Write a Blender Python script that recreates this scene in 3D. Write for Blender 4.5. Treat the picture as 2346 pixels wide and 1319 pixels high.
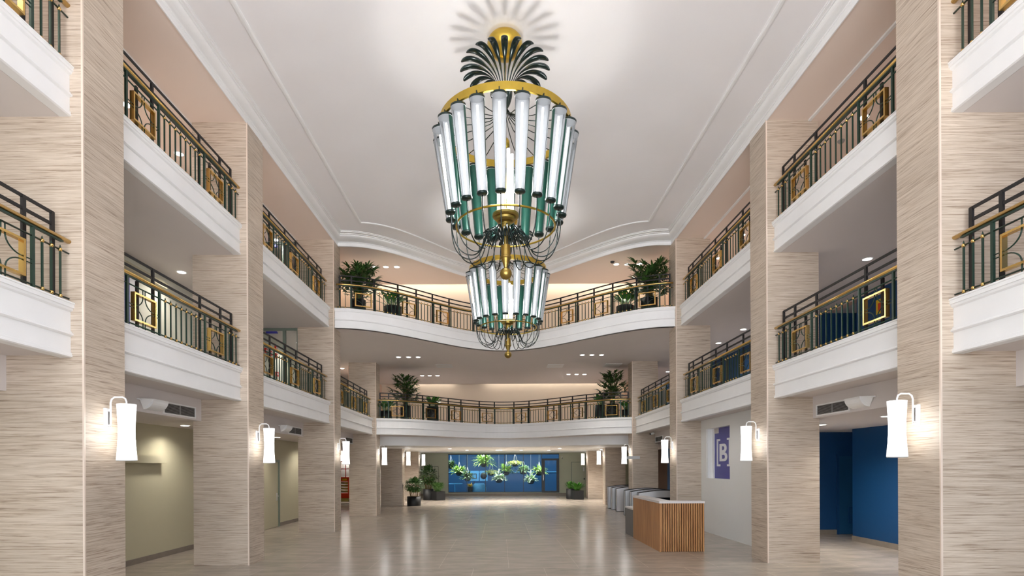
import bpy, math, random
from math import sin, cos, pi, radians as R_
from mathutils import Vector, Matrix
C = bpy.context.scene
for o in list(bpy.data.objects): bpy.data.objects.remove(o)
COL = C.collection

# ------------------------------------------------------------------ camera, sky, exposure
F_PX = 1300.0
cam = bpy.data.cameras.new('camera'); cam.sensor_width = 36; cam.sensor_fit = 'HORIZONTAL'
cam.lens = F_PX / 2346 * 36
cam.shift_x = (1173 - 1147.5) / 2346; cam.shift_y = (1070 - 659.5) / 2346
cam.clip_end = 300
co = bpy.data.objects.new('camera', cam); COL.objects.link(co)
co.location = (0, 0, 1.9); co.rotation_euler = (pi / 2, 0.0045, 0)
C.camera = co
W = bpy.data.worlds.new('world'); C.world = W; W.use_nodes = True
bg = W.node_tree.nodes['Background']
# overcast sky above the horizon, brighter half below added to light the ceiling
wt = W.node_tree; tcw = wt.nodes.new('ShaderNodeTexCoord'); sz = wt.nodes.new('ShaderNodeSeparateXYZ'); mrw = wt.nodes.new('ShaderNodeMapRange'); mxw = wt.nodes.new('ShaderNodeMixRGB')
wt.links.new(tcw.outputs['Generated'], sz.inputs[0]); wt.links.new(sz.outputs[2], mrw.inputs[0]); mrw.inputs[1].default_value = -.08; mrw.inputs[2].default_value = .08
mxw.inputs[1].default_value = (.97, .97, 1.0, 1); mxw.inputs[2].default_value = (.50, .56, .62, 1)
wt.links.new(mrw.outputs[0], mxw.inputs[0]); wt.links.new(mxw.outputs[0], bg.inputs[0]); bg.inputs[1].default_value = 4.8
sun = bpy.data.lights.new('sun', 'SUN'); sun.energy = 7.0; sun.angle = R_(1.5); sun.color = (1, .97, .9)
so = bpy.data.objects.new('sun', sun); COL.objects.link(so); so.location = (0, 60, 40); so.rotation_euler = (R_(-14), R_(6), 0)
C.view_settings.view_transform = 'Standard'; C.view_settings.look = 'None'
C.view_settings.exposure = 0.92; C.view_settings.gamma = 1; C.view_settings.use_curve_mapping = False
DOWN_W = 95.0      # watts of a recessed downlight
TUBE_E = 2.2       # chandelier fluorescent tubes
CH_W = 95.0       # lamps inside each chandelier
SCONCE_E = 4.2
COVE_E = 5.0

# ------------------------------------------------------------------ materials
MATS = {}
def srgb(r, g, b):
    f = lambda c: (c / 255 / 12.92) if c / 255 <= 0.04045 else ((c / 255 + 0.055) / 1.055) ** 2.4
    return (f(r), f(g), f(b), 1)
def mat(name, col, rough=0.6, metal=0.0, emit=None, es=0, spec=0.5, noise=0.0, nscale=3.0):
    m = bpy.data.materials.new(name); m.use_nodes = True; MATS[name] = m
    nt = m.node_tree; b = nt.nodes['Principled BSDF']
    b.inputs['Base Color'].default_value = col
    b.inputs['Roughness'].default_value = rough; b.inputs['Metallic'].default_value = metal
    b.inputs['Specular IOR Level'].default_value = spec
    if emit: b.inputs['Emission Color'].default_value = emit; b.inputs['Emission Strength'].default_value = es
    if noise:
        tc = nt.nodes.new('ShaderNodeTexCoord'); n = nt.nodes.new('ShaderNodeTexNoise'); n.inputs['Scale'].default_value = nscale
        n.inputs['Detail'].default_value = 6
        r = nt.nodes.new('ShaderNodeMixRGB'); r.blend_type = 'MULTIPLY'; r.inputs[0].default_value = 1
        mr = nt.nodes.new('ShaderNodeMapRange'); mr.inputs[1].default_value = .3; mr.inputs[2].default_value = .7
        mr.inputs[3].default_value = 1 - noise; mr.inputs[4].default_value = 1 + noise
        nt.links.new(tc.outputs['Object'], n.inputs['Vector']); nt.links.new(n.outputs[0], mr.inputs[0])
        r.inputs[1].default_value = col; nt.links.new(mr.outputs[0], r.inputs[2]); nt.links.new(r.outputs[0], b.inputs['Base Color'])
    return m
mat('white_paint', srgb(238, 238, 238), .55, noise=.015)
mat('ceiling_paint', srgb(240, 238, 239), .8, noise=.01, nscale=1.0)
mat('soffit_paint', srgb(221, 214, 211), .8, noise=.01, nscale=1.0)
mat('peach_paint', srgb(232, 216, 204), .8, noise=.01, nscale=1.0)
mat('salmon_paint', srgb(238, 206, 186), .8, noise=.01, nscale=1.0)
mat('beige_paint', srgb(234, 216, 194), .8, noise=.015, nscale=1.0)
mat('olive_paint', srgb(184, 178, 152), .7, noise=.02, nscale=1.0)
mat('pale_green_paint', srgb(210, 210, 196), .7, noise=.02, nscale=1.0)
mat('navy_door', srgb(26, 74, 112), .4, noise=.05)
mat('sage_paint', srgb(176, 180, 160), .7, noise=.02, nscale=1.0)
mat('navy_paint', srgb(8, 62, 108), .55, noise=.03, nscale=1.0)
mat('blue_court', srgb(6, 72, 112), .6, noise=.08, nscale=.6)
mat('blue_light', srgb(90, 170, 215), .5, noise=.1, nscale=8)
mat('grey_wall', srgb(190, 186, 182), .7, noise=.02)
mat('panel_white', srgb(240, 240, 238), .45, noise=.01, nscale=.8)
mat('skirting', srgb(126, 116, 106), .5, noise=.08, nscale=6)
mat('gold', (0.66, 0.46, 0.08, 1), .30, 1.0, noise=.06, nscale=9)
mat('brass_dark', (0.40, 0.28, 0.08, 1), .34, 1.0, noise=.12, nscale=14)
mat('rail_gold', (0.78, 0.52, 0.18, 1), .25, 1.0, noise=.05, nscale=9)
mat('rail_green', srgb(34, 58, 47), .35, .3, noise=.1, nscale=12)
mat('rail_black', srgb(17, 14, 16), .55, .0, noise=.1, nscale=12)
mat('lamp_green', srgb(30, 72, 62), .28, .2, noise=.06, nscale=6)
mat('cap_green', srgb(22, 40, 38), .3, .3, noise=.1, nscale=6)
mat('leaf_metal', srgb(20, 34, 34), .22, .4, noise=.1, nscale=6)
mat('shade_white', srgb(182, 182, 184), .35, noise=.01)
mat('tube_glow', (1, 1, 1, 1), .4, emit=(0.93, 0.97, 1, 1), es=TUBE_E)
mat('down_glow', (1, 1, 1, 1), .4, emit=(1, .95, .88, 1), es=4)
mat('cove_glow', (1, 1, 1, 1), .4, emit=(1, .93, .82, 1), es=COVE_E)
mat('chrome', (0.8, 0.8, 0.82, 1), .18, 1.0, noise=.03)
mat('white_metal', srgb(240, 240, 240), .35, .0, noise=.01)
mat('steel', (0.78, 0.78, 0.80, 1), .42, 1.0, noise=.08, nscale=2)
mat('dark_glass', srgb(14, 16, 18), .08)
mat('black_frame', srgb(18, 18, 20), .4, noise=.1)
mat('pot_black', srgb(17, 18, 20), .55, noise=.08, nscale=5)
mat('soil', srgb(58, 42, 30), .9, noise=.3, nscale=20)
mat('stem_brown', srgb(112, 88, 52), .8, noise=.2, nscale=20)
mat('desk_grey', srgb(108, 106, 106), .6, noise=.04)
mat('counter_top', srgb(206, 200, 198), .35, noise=.02)
mat('wood_dark', srgb(60, 40, 26), .7, noise=.2)
mat('sign_blue', srgb(52, 52, 150), .3, noise=.04, nscale=1)
mat('sign_white', srgb(236, 236, 240), .5, noise=.01)
mat('vent_dark', srgb(60, 58, 58), .8, noise=.1)
mat('vent_slat', srgb(150, 148, 146), .5, noise=.05)
mat('red_paint', srgb(214, 34, 26), .4, noise=.05)
mat('orange_paint', srgb(226, 66, 20), .4, noise=.06)
mat('cream_metal', srgb(176, 164, 92), .5, .2, noise=.15)
mat('yellow_label', srgb(232, 190, 30), .4, noise=.04)
mat('rubber', srgb(22, 22, 22), .8, noise=.1)
mat('frame_sage', srgb(118, 130, 120), .45, .1, noise=.05)
mat('sign_grey', srgb(205, 207, 208), .35, noise=.02)
mat('stone_edge', srgb(222, 205, 190), .5, noise=.06)
mat('blue_sky_box', srgb(120, 160, 200), .6, noise=.1)

def leafmat(name, c1, c2, rough=.4):
    m = mat(name, c1, rough); nt = m.node_tree; b = nt.nodes['Principled BSDF']
    tc = nt.nodes.new('ShaderNodeTexCoord'); n = nt.nodes.new('ShaderNodeTexNoise'); n.inputs['Scale'].default_value = 9
    cr = nt.nodes.new('ShaderNodeValToRGB'); cr.color_ramp.elements[0].color = c1; cr.color_ramp.elements[1].color = c2
    cr.color_ramp.elements[0].position = .35; cr.color_ramp.elements[1].position = .65
    nt.links.new(tc.outputs['Object'], n.inputs['Vector']); nt.links.new(n.outputs[0], cr.inputs[0]); nt.links.new(cr.outputs[0], b.inputs['Base Color'])
leafmat('leaf_dark', srgb(30, 58, 26), srgb(66, 100, 44))
leafmat('leaf_broad', srgb(36, 84, 30), srgb(74, 128, 40), .35)
leafmat('leaf_bush', srgb(40, 84, 38), srgb(104, 140, 76))
leafmat('leaf_lime', srgb(96, 160, 48), srgb(200, 222, 120))
leafmat('leaf_gold', srgb(150, 180, 40), srgb(238, 230, 150))

leafmat('leaf_white', srgb(130, 180, 90), srgb(225, 238, 215))
def stone(name, c1, c2, c3):
    m = mat(name, c1, .42); nt = m.node_tree; N = nt.nodes; L = nt.links; b = N['Principled BSDF']
    g = N.new('ShaderNodeNewGeometry'); mp = N.new('ShaderNodeMapping'); mp.inputs['Scale'].default_value = (1.5, 1.5, 52)
    L.new(g.outputs['Position'], mp.inputs[0])
    n1 = N.new('ShaderNodeTexNoise'); n1.inputs['Scale'].default_value = 1.25; n1.inputs['Detail'].default_value = 9; n1.inputs['Roughness'].default_value = .66
    n1.inputs['Distortion'].default_value = .5
    L.new(mp.outputs[0], n1.inputs['Vector'])
    cr = N.new('ShaderNodeValToRGB'); e = cr.color_ramp.elements
    e[0].color = c3; e[0].position = .32; e[1].color = c1; e[1].position = .62
    x = cr.color_ramp.elements.new(.47); x.color = c2
    L.new(n1.outputs[0], cr.inputs[0])
    mp2 = N.new('ShaderNodeMapping'); mp2.inputs['Scale'].default_value = (.35, .35, .8); L.new(g.outputs['Position'], mp2.inputs[0])
    n2 = N.new('ShaderNodeTexNoise'); n2.inputs['Scale'].default_value = 1.4; n2.inputs['Detail'].default_value = 3; L.new(mp2.outputs[0], n2.inputs['Vector'])
    mr = N.new('ShaderNodeMapRange'); mr.inputs[1].default_value = .3; mr.inputs[2].default_value = .7; mr.inputs[3].default_value = .88; mr.inputs[4].default_value = 1.08
    L.new(n2.outputs[0], mr.inputs[0])
    mx = N.new('ShaderNodeMixRGB'); mx.blend_type = 'MULTIPLY'; mx.inputs[0].default_value = 1; L.new(cr.outputs[0], mx.inputs[1]); L.new(mr.outputs[0], mx.inputs[2])
    L.new(mx.outputs[0], b.inputs['Base Color'])
    bp = N.new('ShaderNodeBump'); bp.inputs['Strength'].default_value = .12; bp.inputs['Distance'].default_value = .01
    L.new(n1.outputs[0], bp.inputs['Height']); L.new(bp.outputs[0], b.inputs['Normal'])
stone('travertine', srgb(208, 194, 178), srgb(190, 174, 156), srgb(144, 124, 107))

def floor_mat():
    m = mat('floor_tile', srgb(160, 150, 140), .2); nt = m.node_tree; N = nt.nodes; L = nt.links; b = N['Principled BSDF']
    g = N.new('ShaderNodeNewGeometry'); mp = N.new('ShaderNodeMapping')
    mp.inputs['Rotation'].default_value = (0, 0, 0); mp.inputs['Location'].default_value = (-.14, 2.2, 0)
    L.new(g.outputs['Position'], mp.inputs[0])
    br = N.new('ShaderNodeTexBrick'); br.offset = .5
    for k, v in (('Scale', 1), ('Mortar Size', .0035), ('Mortar Smooth', .1), ('Bias', 0), ('Brick Width', 1.32), ('Row Height', 4.3)): br.inputs[k].default_value = v
    br.inputs['Color1'].default_value = srgb(170, 159, 147); br.inputs['Color2'].default_value = srgb(164, 153, 141); br.inputs['Mortar'].default_value = srgb(205, 192, 174)
    L.new(mp.outputs[0], br.inputs['Vector'])
    mp2 = N.new('ShaderNodeMapping'); mp2.inputs['Scale'].default_value = (.9, 2.6, 1); L.new(g.outputs['Position'], mp2.inputs[0])
    n = N.new('ShaderNodeTexNoise'); n.inputs['Scale'].default_value = 1.6; n.inputs['Detail'].default_value = 9; n.inputs['Roughness'].default_value = .65; L.new(mp2.outputs[0], n.inputs['Vector'])
    mr = N.new('ShaderNodeMapRange'); mr.inputs[1].default_value = .3; mr.inputs[2].default_value = .7; mr.inputs[3].default_value = .80; mr.inputs[4].default_value = 1.16
    L.new(n.outputs[0], mr.inputs[0])
    mx = N.new('ShaderNodeMixRGB'); mx.blend_type = 'MULTIPLY'; mx.inputs[0].default_value = 1; L.new(br.outputs[0], mx.inputs[1]); L.new(mr.outputs[0], mx.inputs[2])
    L.new(mx.outputs[0], b.inputs['Base Color'])
    mr2 = N.new('ShaderNodeMapRange'); mr2.inputs[3].default_value = .17; mr2.inputs[4].default_value = .27; L.new(n.outputs[0], mr2.inputs[0]); L.new(mr2.outputs[0], b.inputs['Roughness'])
floor_mat()

def wood_mat():
    m = mat('oak', srgb(168, 118, 70), .45); nt = m.node_tree; N = nt.nodes; L = nt.links; b = N['Principled BSDF']
    g = N.new('ShaderNodeNewGeometry'); mp = N.new('ShaderNodeMapping'); mp.inputs['Scale'].default_value = (16, 16, .9); L.new(g.outputs['Position'], mp.inputs[0])
    n = N.new('ShaderNodeTexNoise'); n.inputs['Scale'].default_value = 1.6; n.inputs['Detail'].default_value = 7; L.new(mp.outputs[0], n.inputs['Vector'])
    cr = N.new('ShaderNodeValToRGB'); e = cr.color_ramp.elements; e[0].color = srgb(140, 88, 46); e[0].position = .3; e[1].color = srgb(190, 140, 88); e[1].position = .7
    L.new(n.outputs[0], cr.inputs[0]); L.new(cr.outputs[0], b.inputs['Base Color'])
wood_mat()

def glassmat(name, tint, gl, rough=.02):
    m = bpy.data.materials.new(name); m.use_nodes = True; MATS[name] = m; nt = m.node_tree; N = nt.nodes; L = nt.links
    N.clear(); out = N.new('ShaderNodeOutputMaterial'); t = N.new('ShaderNodeBsdfTransparent'); t.inputs[0].default_value = tint
    gs = N.new('ShaderNodeBsdfGlossy'); gs.inputs['Roughness'].default_value = rough
    fr = N.new('ShaderNodeFresnel'); fr.inputs[0].default_value = gl
    mx = N.new('ShaderNodeMixShader'); L.new(fr.outputs[0], mx.inputs[0]); L.new(t.outputs[0], mx.inputs[1]); L.new(gs.outputs[0], mx.inputs[2]); L.new(mx.outputs[0], out.inputs[0])
glassmat('pane_glass', (.94, .97, .98, 1), 1.12)
glassmat('lamp_glass', (.96, .98, .98, 1), 1.45)

def sconce_mat():
    m = mat('frosted_glow', srgb(245, 245, 245), .4); nt = m.node_tree; N = nt.nodes; L = nt.links; b = N['Principled BSDF']
    w = N.new('ShaderNodeTexWave'); w.wave_type = 'BANDS'; w.inputs['Scale'].default_value = 20
    b.inputs['Emission Color'].default_value = (1, .985, .96, 1)
    tc = N.new('ShaderNodeTexCoord'); sx = N.new('ShaderNodeSeparateXYZ'); L.new(tc.outputs['Generated'], sx.inputs[0])
    cr = N.new('ShaderNodeValToRGB'); e = cr.color_ramp.elements
    e[0].position = 0; e[0].color = (.07, .07, .07, 1); e[1].position = 1; e[1].color = (.08, .08, .08, 1)
    for p, v in ((.14, .14), (.36, 1), (.66, 1), (.88, .15)):
        q = e.new(p); q.color = (v, v, v, 1)
    mu = N.new('ShaderNodeMath'); mu.operation = 'MULTIPLY'; mu.inputs[1].default_value = SCONCE_E
    L.new(sx.outputs[2], cr.inputs[0]); L.new(cr.outputs[0], mu.inputs[0]); L.new(mu.outputs[0], b.inputs['Emission Strength'])
sconce_mat()

# ------------------------------------------------------------------ mesh builder
class MB:
    def __init__(s): s.v = []; s.f = []; s.m = []; s.sm = []; s.mats = []
    def mi(s, m):
        if m not in s.mats: s.mats.append(m)
        return s.mats.index(m)
    def add(s, vs, fs, m, smooth=False):
        b = len(s.v); s.v += [tuple(p) for p in vs]; k = s.mi(m)
        for f in fs: s.f.append([b + i for i in f]); s.m.append(k); s.sm.append(smooth)
        return s
    def box(s, x0, x1, y0, y1, z0, z1, m):
        x0, x1 = min(x0, x1), max(x0, x1); y0, y1 = min(y0, y1), max(y0, y1); z0, z1 = min(z0, z1), max(z0, z1)
        vs = [(x, y, z) for z in (z0, z1) for y in (y0, y1) for x in (x0, x1)]
        return s.add(vs, [(0, 2, 3, 1), (4, 5, 7, 6), (0, 1, 5, 4), (2, 6, 7, 3), (0, 4, 6, 2), (1, 3, 7, 5)], m)
    def lathe(s, prof, m, n=24, c=(0, 0, 0), smooth=True, a0=0, a1=2 * pi, mtx=None):
        full = abs(a1 - a0 - 2 * pi) < 1e-6; cnt = n if full else n + 1; vs = []
        for r, z in prof:
            for i in range(cnt):
                a = a0 + (a1 - a0) * i / n; p = Vector((r * cos(a), r * sin(a), z))
                if mtx is not None: p = mtx @ p
                vs.append((p.x + c[0], p.y + c[1], p.z + c[2]))
        fs = []
        for j in range(len(prof) - 1):
            for i in range(n):
                i2 = (i + 1) % cnt; fs.append((j * cnt + i, j * cnt + i2, (j + 1) * cnt + i2, (j + 1) * cnt + i))
        return s.add(vs, fs, m, smooth)
    def tube(s, pts, r, m, n=8, flat=1.0, smooth=True, up=(0, 0, 1), caps=True):
        pts = [Vector(p) for p in pts]; k = len(pts); rs = r if isinstance(r, (list, tuple)) else [r] * k
        vs = []
        for i, p in enumerate(pts):
            t = (pts[min(i + 1, k - 1)] - pts[max(i - 1, 0)]).normalized()
            u = Vector(up); 
            if abs(t.dot(u)) > .97: u = Vector((1, 0, 0)) if abs(t.x) < .9 else Vector((0, 1, 0))
            if i and prev is not None: u = prev
            a = (u - t * u.dot(t)).normalized(); b = t.cross(a); prev = a
            for q in range(n):
                th = 2 * pi * q / n; vs.append(p + a * (rs[i] * flat * cos(th)) + b * (rs[i] * sin(th)))
            if i == 0: pass
        fs = [(j * n + q, j * n + (q + 1) % n, (j + 1) * n + (q + 1) % n, (j + 1) * n + q) for j in range(k - 1) for q in range(n)]
        if caps: fs += [tuple(range(n - 1, -1, -1)), tuple((k - 1) * n + q for q in range(n))]
        return s.add(vs, fs, m, smooth)
    def bar(s, pts, w, h, m, nrm=None):
        """rectangular bar of width w (horizontal) and height h (vertical) along a horizontal polyline"""
        pts = [Vector(p) for p in pts]; k = len(pts); vs = []
        for i, p in enumerate(pts):
            t = (pts[min(i + 1, k - 1)] - pts[max(i - 1, 0)]); t.z = 0; t.normalize(); b = Vector((-t.y, t.x, 0))
            for a, c in ((-1, -1), (1, -1), (1, 1), (-1, 1)): vs.append(p + b * (a * w / 2) + Vector((0, 0, c * h / 2)))
        fs = [(j * 4 + q, j * 4 + (q + 1) % 4, (j + 1) * 4 + (q + 1) % 4, (j + 1) * 4 + q) for j in range(k - 1) for q in range(4)]
        fs += [(3, 2, 1, 0), tuple((k - 1) * 4 + q for q in range(4))]
        return s.add(vs, fs, m)
    def sweep(s, path, prof, m, smooth=False):
        """path: list of (x, y, nx, ny); prof: list of (d, z)"""
        vs = []
        for (x, y, nx, ny) in path:
            for d, z in prof: vs.append((x + nx * d, y + ny * d, z))
        n = len(prof)
        fs = [(j * n + q, j * n + q + 1, (j + 1) * n + q + 1, (j + 1) * n + q) for j in range(len(path) - 1) for q in range(n - 1)]
        return s.add(vs, fs, m, smooth)
    def build(s, name, parent=None, loc=None):
        me = bpy.data.meshes.new(name); me.from_pydata(s.v, [], s.f)
        for k in s.mats: me.materials.append(MATS[k])
        for p, k, sm in zip(me.polygons, s.m, s.sm): p.material_index = k; p.use_smooth = sm
        me.update()
        o = bpy.data.objects.new(name, me); COL.objects.link(o)
        if parent: o.parent = parent
        if loc: o.location = loc
        return o
def tag(o, label, cat, group=None, kind=None):
    if label: o['label'] = label
    if cat: o['category'] = cat
    if group: o['group'] = group
    if kind: o['kind'] = kind
    return o
def thing(name, label, cat, loc=(0, 0, 0), rz=0, group=None):
    o = bpy.data.objects.new(name, None); COL.objects.link(o); o.location = loc; o.rotation_euler = (0, 0, rz)
    o.empty_display_size = .1
    return tag(o, label, cat, group)
def struct(name, mb, label, cat=None, loc=None):
    o = mb.build(name, None, loc); return tag(o, label, cat or name.split('_')[0].split('.')[0], kind='structure')
def clone(o, parent=None, **kw):
    c = o.copy(); COL.objects.link(c); c.parent = parent
    for k, v in kw.items(): setattr(c, k, v)
    return c
def copy_tree(o, parent=None):
    c = o.copy(); COL.objects.link(c); c.parent = parent
    for ch in o.children: copy_tree(ch, c)
    return c
def box1(name, parent, b, m): return MB().box(*b, m).build(name, parent)

# ------------------------------------------------------------------ layout numbers (metres)
XL, XR = -4.94, 5.22                    # nave faces of the pillars
XM = (XL + XR) / 2; HALF = (XR - XL) / 2
OL, OR = -6.02, 6.24                    # outer faces of the pillars
WL, WR = -7.30, 8.92                    # side walls
PY = [(1.6, 2.3), (6.73, 7.46), (11.11, 11.83), (16.85, 17.52), (22.5, 23.2), (28.4, 29.1), (34.0, 34.75)]
Z2, Z2B, Z3, Z3B, ZC, ZN = 3.87, 3.22, 6.67, 6.08, 8.68, 8.90
Z1C = 2.83; SOF2 = 3.25
YF = -5.0; YB = 38.0
def wave(x, y0, amp, mid=XM, half=HALF):
    s = min(1, abs(x - mid) / half); return y0 + amp * .5 * (1 + cos(pi * s))
def curve_pts(x0, x1, y0, amp, n=48, mid=XM, half=HALF, dy=0):
    return [(x0 + (x1 - x0) * i / n, wave(x0 + (x1 - x0) * i / n, y0, amp, mid, half) + dy) for i in range(n + 1)]
SIDE = {'left': (-1, XL, OL, WL), 'right': (1, XR, OR, WR)}

# ------------------------------------------------------------------ floor and walls
struct('floor', MB().box(-11, 11, YF, 38.2, -.2, 0, 'floor_tile'), 'polished grey beige stone tile floor in long staggered slabs')
mb = MB()   # left ground wall with a door hole hidden behind the door leaf
mb.box(WL - .2, WL, YF, 23.2, 0, 3.2, 'olive_paint')
struct('wall_left', mb, 'olive grey painted wall of the left ground floor aisle', 'wall')
struct('wall_left', MB().box(WL - .2, WL, YF, 28.9, 3.2, 6.07, 'pale_green_paint'), 'grey green wall behind the left second floor balconies', 'wall')
struct('wall_left', MB().box(WL - .2, WL, YF, 21.4, 6.07, 9.1, 'peach_paint'), 'peach wall behind the left third floor balconies', 'wall')
struct('wall_left', MB().box(-11, WL - .2, 23.0, 23.2, 0, 3.2, 'olive_paint').box(-11, -10.8, 23.2, 38, 0, 3.2, 'grey_wall').box(-10.8, -5.98, 33.0, 33.2, 0, 3.2, 'grey_wall'),
       'grey walls of the side lobby behind the orange lift', 'wall')
struct('wall_right', MB().box(WR, WR + .2, YF, 14.4, 0, 3.2, 'navy_paint').box(WR + .2, 10.5, 14.2, 14.4, 0, 3.2, 'navy_paint').box(10.5, 10.7, 14.4, 15.9, 0, 3.2, 'navy_paint')
       .box(OR, 10.5, 15.75, 15.95, 0, 3.2, 'navy_paint'), 'deep blue wall of the right ground floor aisle', 'wall')
struct('wall_right', MB().box(WR, WR + .2, 15.95, 30.4, 0, 3.2, 'navy_paint').box(WR, WR + .2, 30.4, 38, 0, 3.2, 'wood_dark'), 'dark blue and brown wall beyond the turnstiles', 'wall')
struct('wall_right', MB().box(WR, WR + .2, YF, 14.2, 3.2, 6.07, 'navy_paint').box(WR + .2, 10.5, 14.0, 14.2, 3.2, 6.07, 'navy_paint').box(10.5, 10.7, 14.2, 15.6, 3.2, 6.07, 'navy_paint')
       .box(8.4, 10.5, 15.5, 15.7, 3.2, 6.07, 'navy_paint').box(8.4, 8.6, 15.701, 28.9, 3.2, 6.07, 'navy_paint'), 'deep blue wall behind the right second floor balconies', 'wall')
struct('wall_right', MB().box(WR, WR + .2, YF, 21.4, 6.07, 9.1, 'salmon_paint'), 'salmon wall behind the right third floor balconies', 'wall')
# white panel wall between the pillars, with the recessed sign window
PX0, PX1 = 5.95, 6.12; SY0, SY1, SZ0, SZ1 = 14.75, 16.42, 1.56, 2.97
mb = MB()
mb.box(PX0, PX1, 11.83, SY0, 0, SOF2, 'panel_white').box(PX0, PX1, SY1, 16.85, 0, SOF2, 'panel_white')
mb.box(PX0, PX1, SY0, SY1, 0, SZ0, 'panel_white').box(PX0, PX1, SY0, SY1, SZ1, SOF2, 'panel_white')
struct('wall_panel', mb, 'smooth white partition wall with a window cut into it', 'wall').name = 'wall_right_partition'
struct('wall_front', MB().box(-11, 11, YF - .2, YF, 7.6, 9.1, 'white_paint').box(-11, -6.0, YF - .2, YF, 0, 7.6, 'white_paint').box(6.2, 11, YF - .2, YF, 0, 7.6, 'white_paint'),
       'entrance wall with a tall opening to daylight', 'wall')

# back wall with window opening
WX0, WX1, WZ0, WZ1 = -3.52, 3.90, .22, 2.80
mb = MB().box(-11, WX0, YB, YB + .2, 0, 3.2, 'sage_paint').box(WX1, 11, YB, YB + .2, 0, 3.2, 'sage_paint')
mb.box(WX0, WX1, YB, YB + .2, 0, WZ0, 'sage_paint').box(WX0, WX1, YB, YB + .2, WZ1, 3.2, 'sage_paint')
struct('wall_back', mb, 'sage green back wall around the wide window', 'wall')
# skirtings
struct('baseboard_left', MB().box(WL, WL + .02, YF, 17.3, 0, .11, 'skirting').box(WL, WL + .02, 18.62, 23.2, 0, .11, 'skirting'), 'grey stone skirting along the left aisle wall', 'baseboard')
struct('baseboard_right', MB().box(WR - .02, WR, YF, 14.4, 0, .13, 'skirting').box(OR, 9.30, 15.72, 15.75, 0, .13, 'skirting').box(WR - .02, WR, 17, 30, 0, .12, 'skirting'), 'grey stone skirting along the blue wall', 'baseboard')
struct('baseboard_back', MB().box(-6.5, 4.68, YB - .03, YB, 0, .16, 'skirting').box(5.75, 8.9, YB - .03, YB, 0, .16, 'skirting'), 'dark skirting below the back window', 'baseboard')
# upper back rooms
struct('wall_back', MB().box(OL - .2, OR + .2, 28.75, 28.95, Z2, 6.5, 'beige_paint'), 'beige back wall of the second floor lit from the ceiling slot', 'wall')
struct('wall_back', MB().box(OL - .2, OR + .2, 21.35, 21.55, Z3, 9.1, 'beige_paint'), 'pale back wall of the third floor lit from the ceiling slot', 'wall')
struct('wall_left', MB().box(OL - .2, OL, 23.2, 28.9, Z2, 6.07, 'salmon_paint').box(OL - .2, OL, 17.52, 21.4, Z3, 9.0, 'salmon_paint'), 'salmon side wall left of the rear balconies', 'wall')
struct('wall_right', MB().box(OR, OR + .2, 23.2, 28.9, Z2, 6.07, 'salmon_paint').box(OR, OR + .2, 17.52, 21.4, Z3, 9.0, 'salmon_paint'), 'salmon side wall right of the rear balconies', 'wall')

struct('wall_back', MB().box(WL, OL - .2, 28.75, 28.95, Z2, 6.5, 'grey_wall').box(OR + .2, 8.6, 28.75, 28.95, Z2, 6.5, 'grey_wall'), 'end walls of the second floor side galleries', 'wall')
struct('wall_back', MB().box(WL, OL - .2, 21.35, 21.55, Z3, 9.1, 'peach_paint').box(OR + .2, WR, 21.35, 21.55, Z3, 9.1, 'peach_paint'), 'end walls of the third floor side galleries', 'wall')
# ------------------------------------------------------------------ ceilings
CXL, CXR, CY0, CAMP = -4.68, 4.96, 16.7, 3.4
cm = (CXL + CXR) / 2; ch = (CXR - CXL) / 2
cp = curve_pts(CXL, CXR, CY0, CAMP, 60, cm, ch)
mb = MB()
vs = []
for x, y in cp: vs += [(x, YF, ZN), (x, y, ZN)]
mb.add(vs, [(2 * i, 2 * i + 1, 2 * i + 3, 2 * i + 2) for i in range(60)], 'ceiling_paint')
struct('ceiling', mb, 'flat white ceiling over the central hall ending in a wavy edge', 'ceiling')
K = 2.3
path = [(CXL, YF, -1, 0), (CXL, CY0, -1, K)] + [(x, y, 0, K) for x, y in cp[1:-1]] + [(CXR, CY0, 1, K), (CXR, YF, 1, 0)]
cove = [(.085 + .14 * (1 - cos(a)), 8.845 - .075 * sin(a)) for a in [pi / 2 * i / 6 for i in range(7)]]
prof = [(-.005, 8.90), (-.005, 8.885), (.015, 8.885), (.015, 8.865), (.06, 8.865), (.06, 8.85), (.085, 8.85)] + cove + [(.235, 8.765), (.235, 8.755), (.255, 8.755), (.255, 8.68), (.262, 8.655), (.28, 8.655), (.28, 8.70)]
struct('trim_1', MB().sweep(path, prof, 'white_paint'), 'white plaster cornice running round the edge of the hall ceiling', 'trim')
mxl, mxr = -3.99, 4.27
cp2 = curve_pts(mxl, mxr, 16.2, 3.4, 60, cm, (mxr - mxl) / 2)
path2 = [(mxl, YF, -1, 0), (mxl, 16.2, -1, 1)] + [(x, y, 0, 1) for x, y in cp2[1:-1]] + [(mxr, 16.2, 1, 1), (mxr, YF, 1, 0)]
prof2 = [(-.045, 8.90), (-.045, 8.882), (-.02, 8.87), (.02, 8.87), (.02, 8.882), (.045, 8.885), (.045, 8.90)]
struct('trim_2', MB().sweep(path2, prof2, 'white_paint'), 'thin raised plaster moulding inset on the hall ceiling', 'trim')
def ccol(a, b): return a
# aisle ceilings on the third floor
for s, (sg, xn, xo, xw) in SIDE.items():
    xi = xn + sg * .02; xs = sg * 6.10
    mb = MB().box(xi, xs, YF, 17.3, ZC, 8.9, 'peach_paint').box(xs, xw, YF, 21.4, ZC - .03, 8.9, 'peach_paint')
    struct('ceiling', mb, 'pale peach ceiling above the %s third floor gallery' % s, 'ceiling')
    struct('trim_3', MB().box(xs - sg * .05, xs, YF, 16.85, ZC - .035, ZC, 'white_paint'), 'thin white ceiling edge strip over the %s gallery' % s, 'trim')
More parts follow.
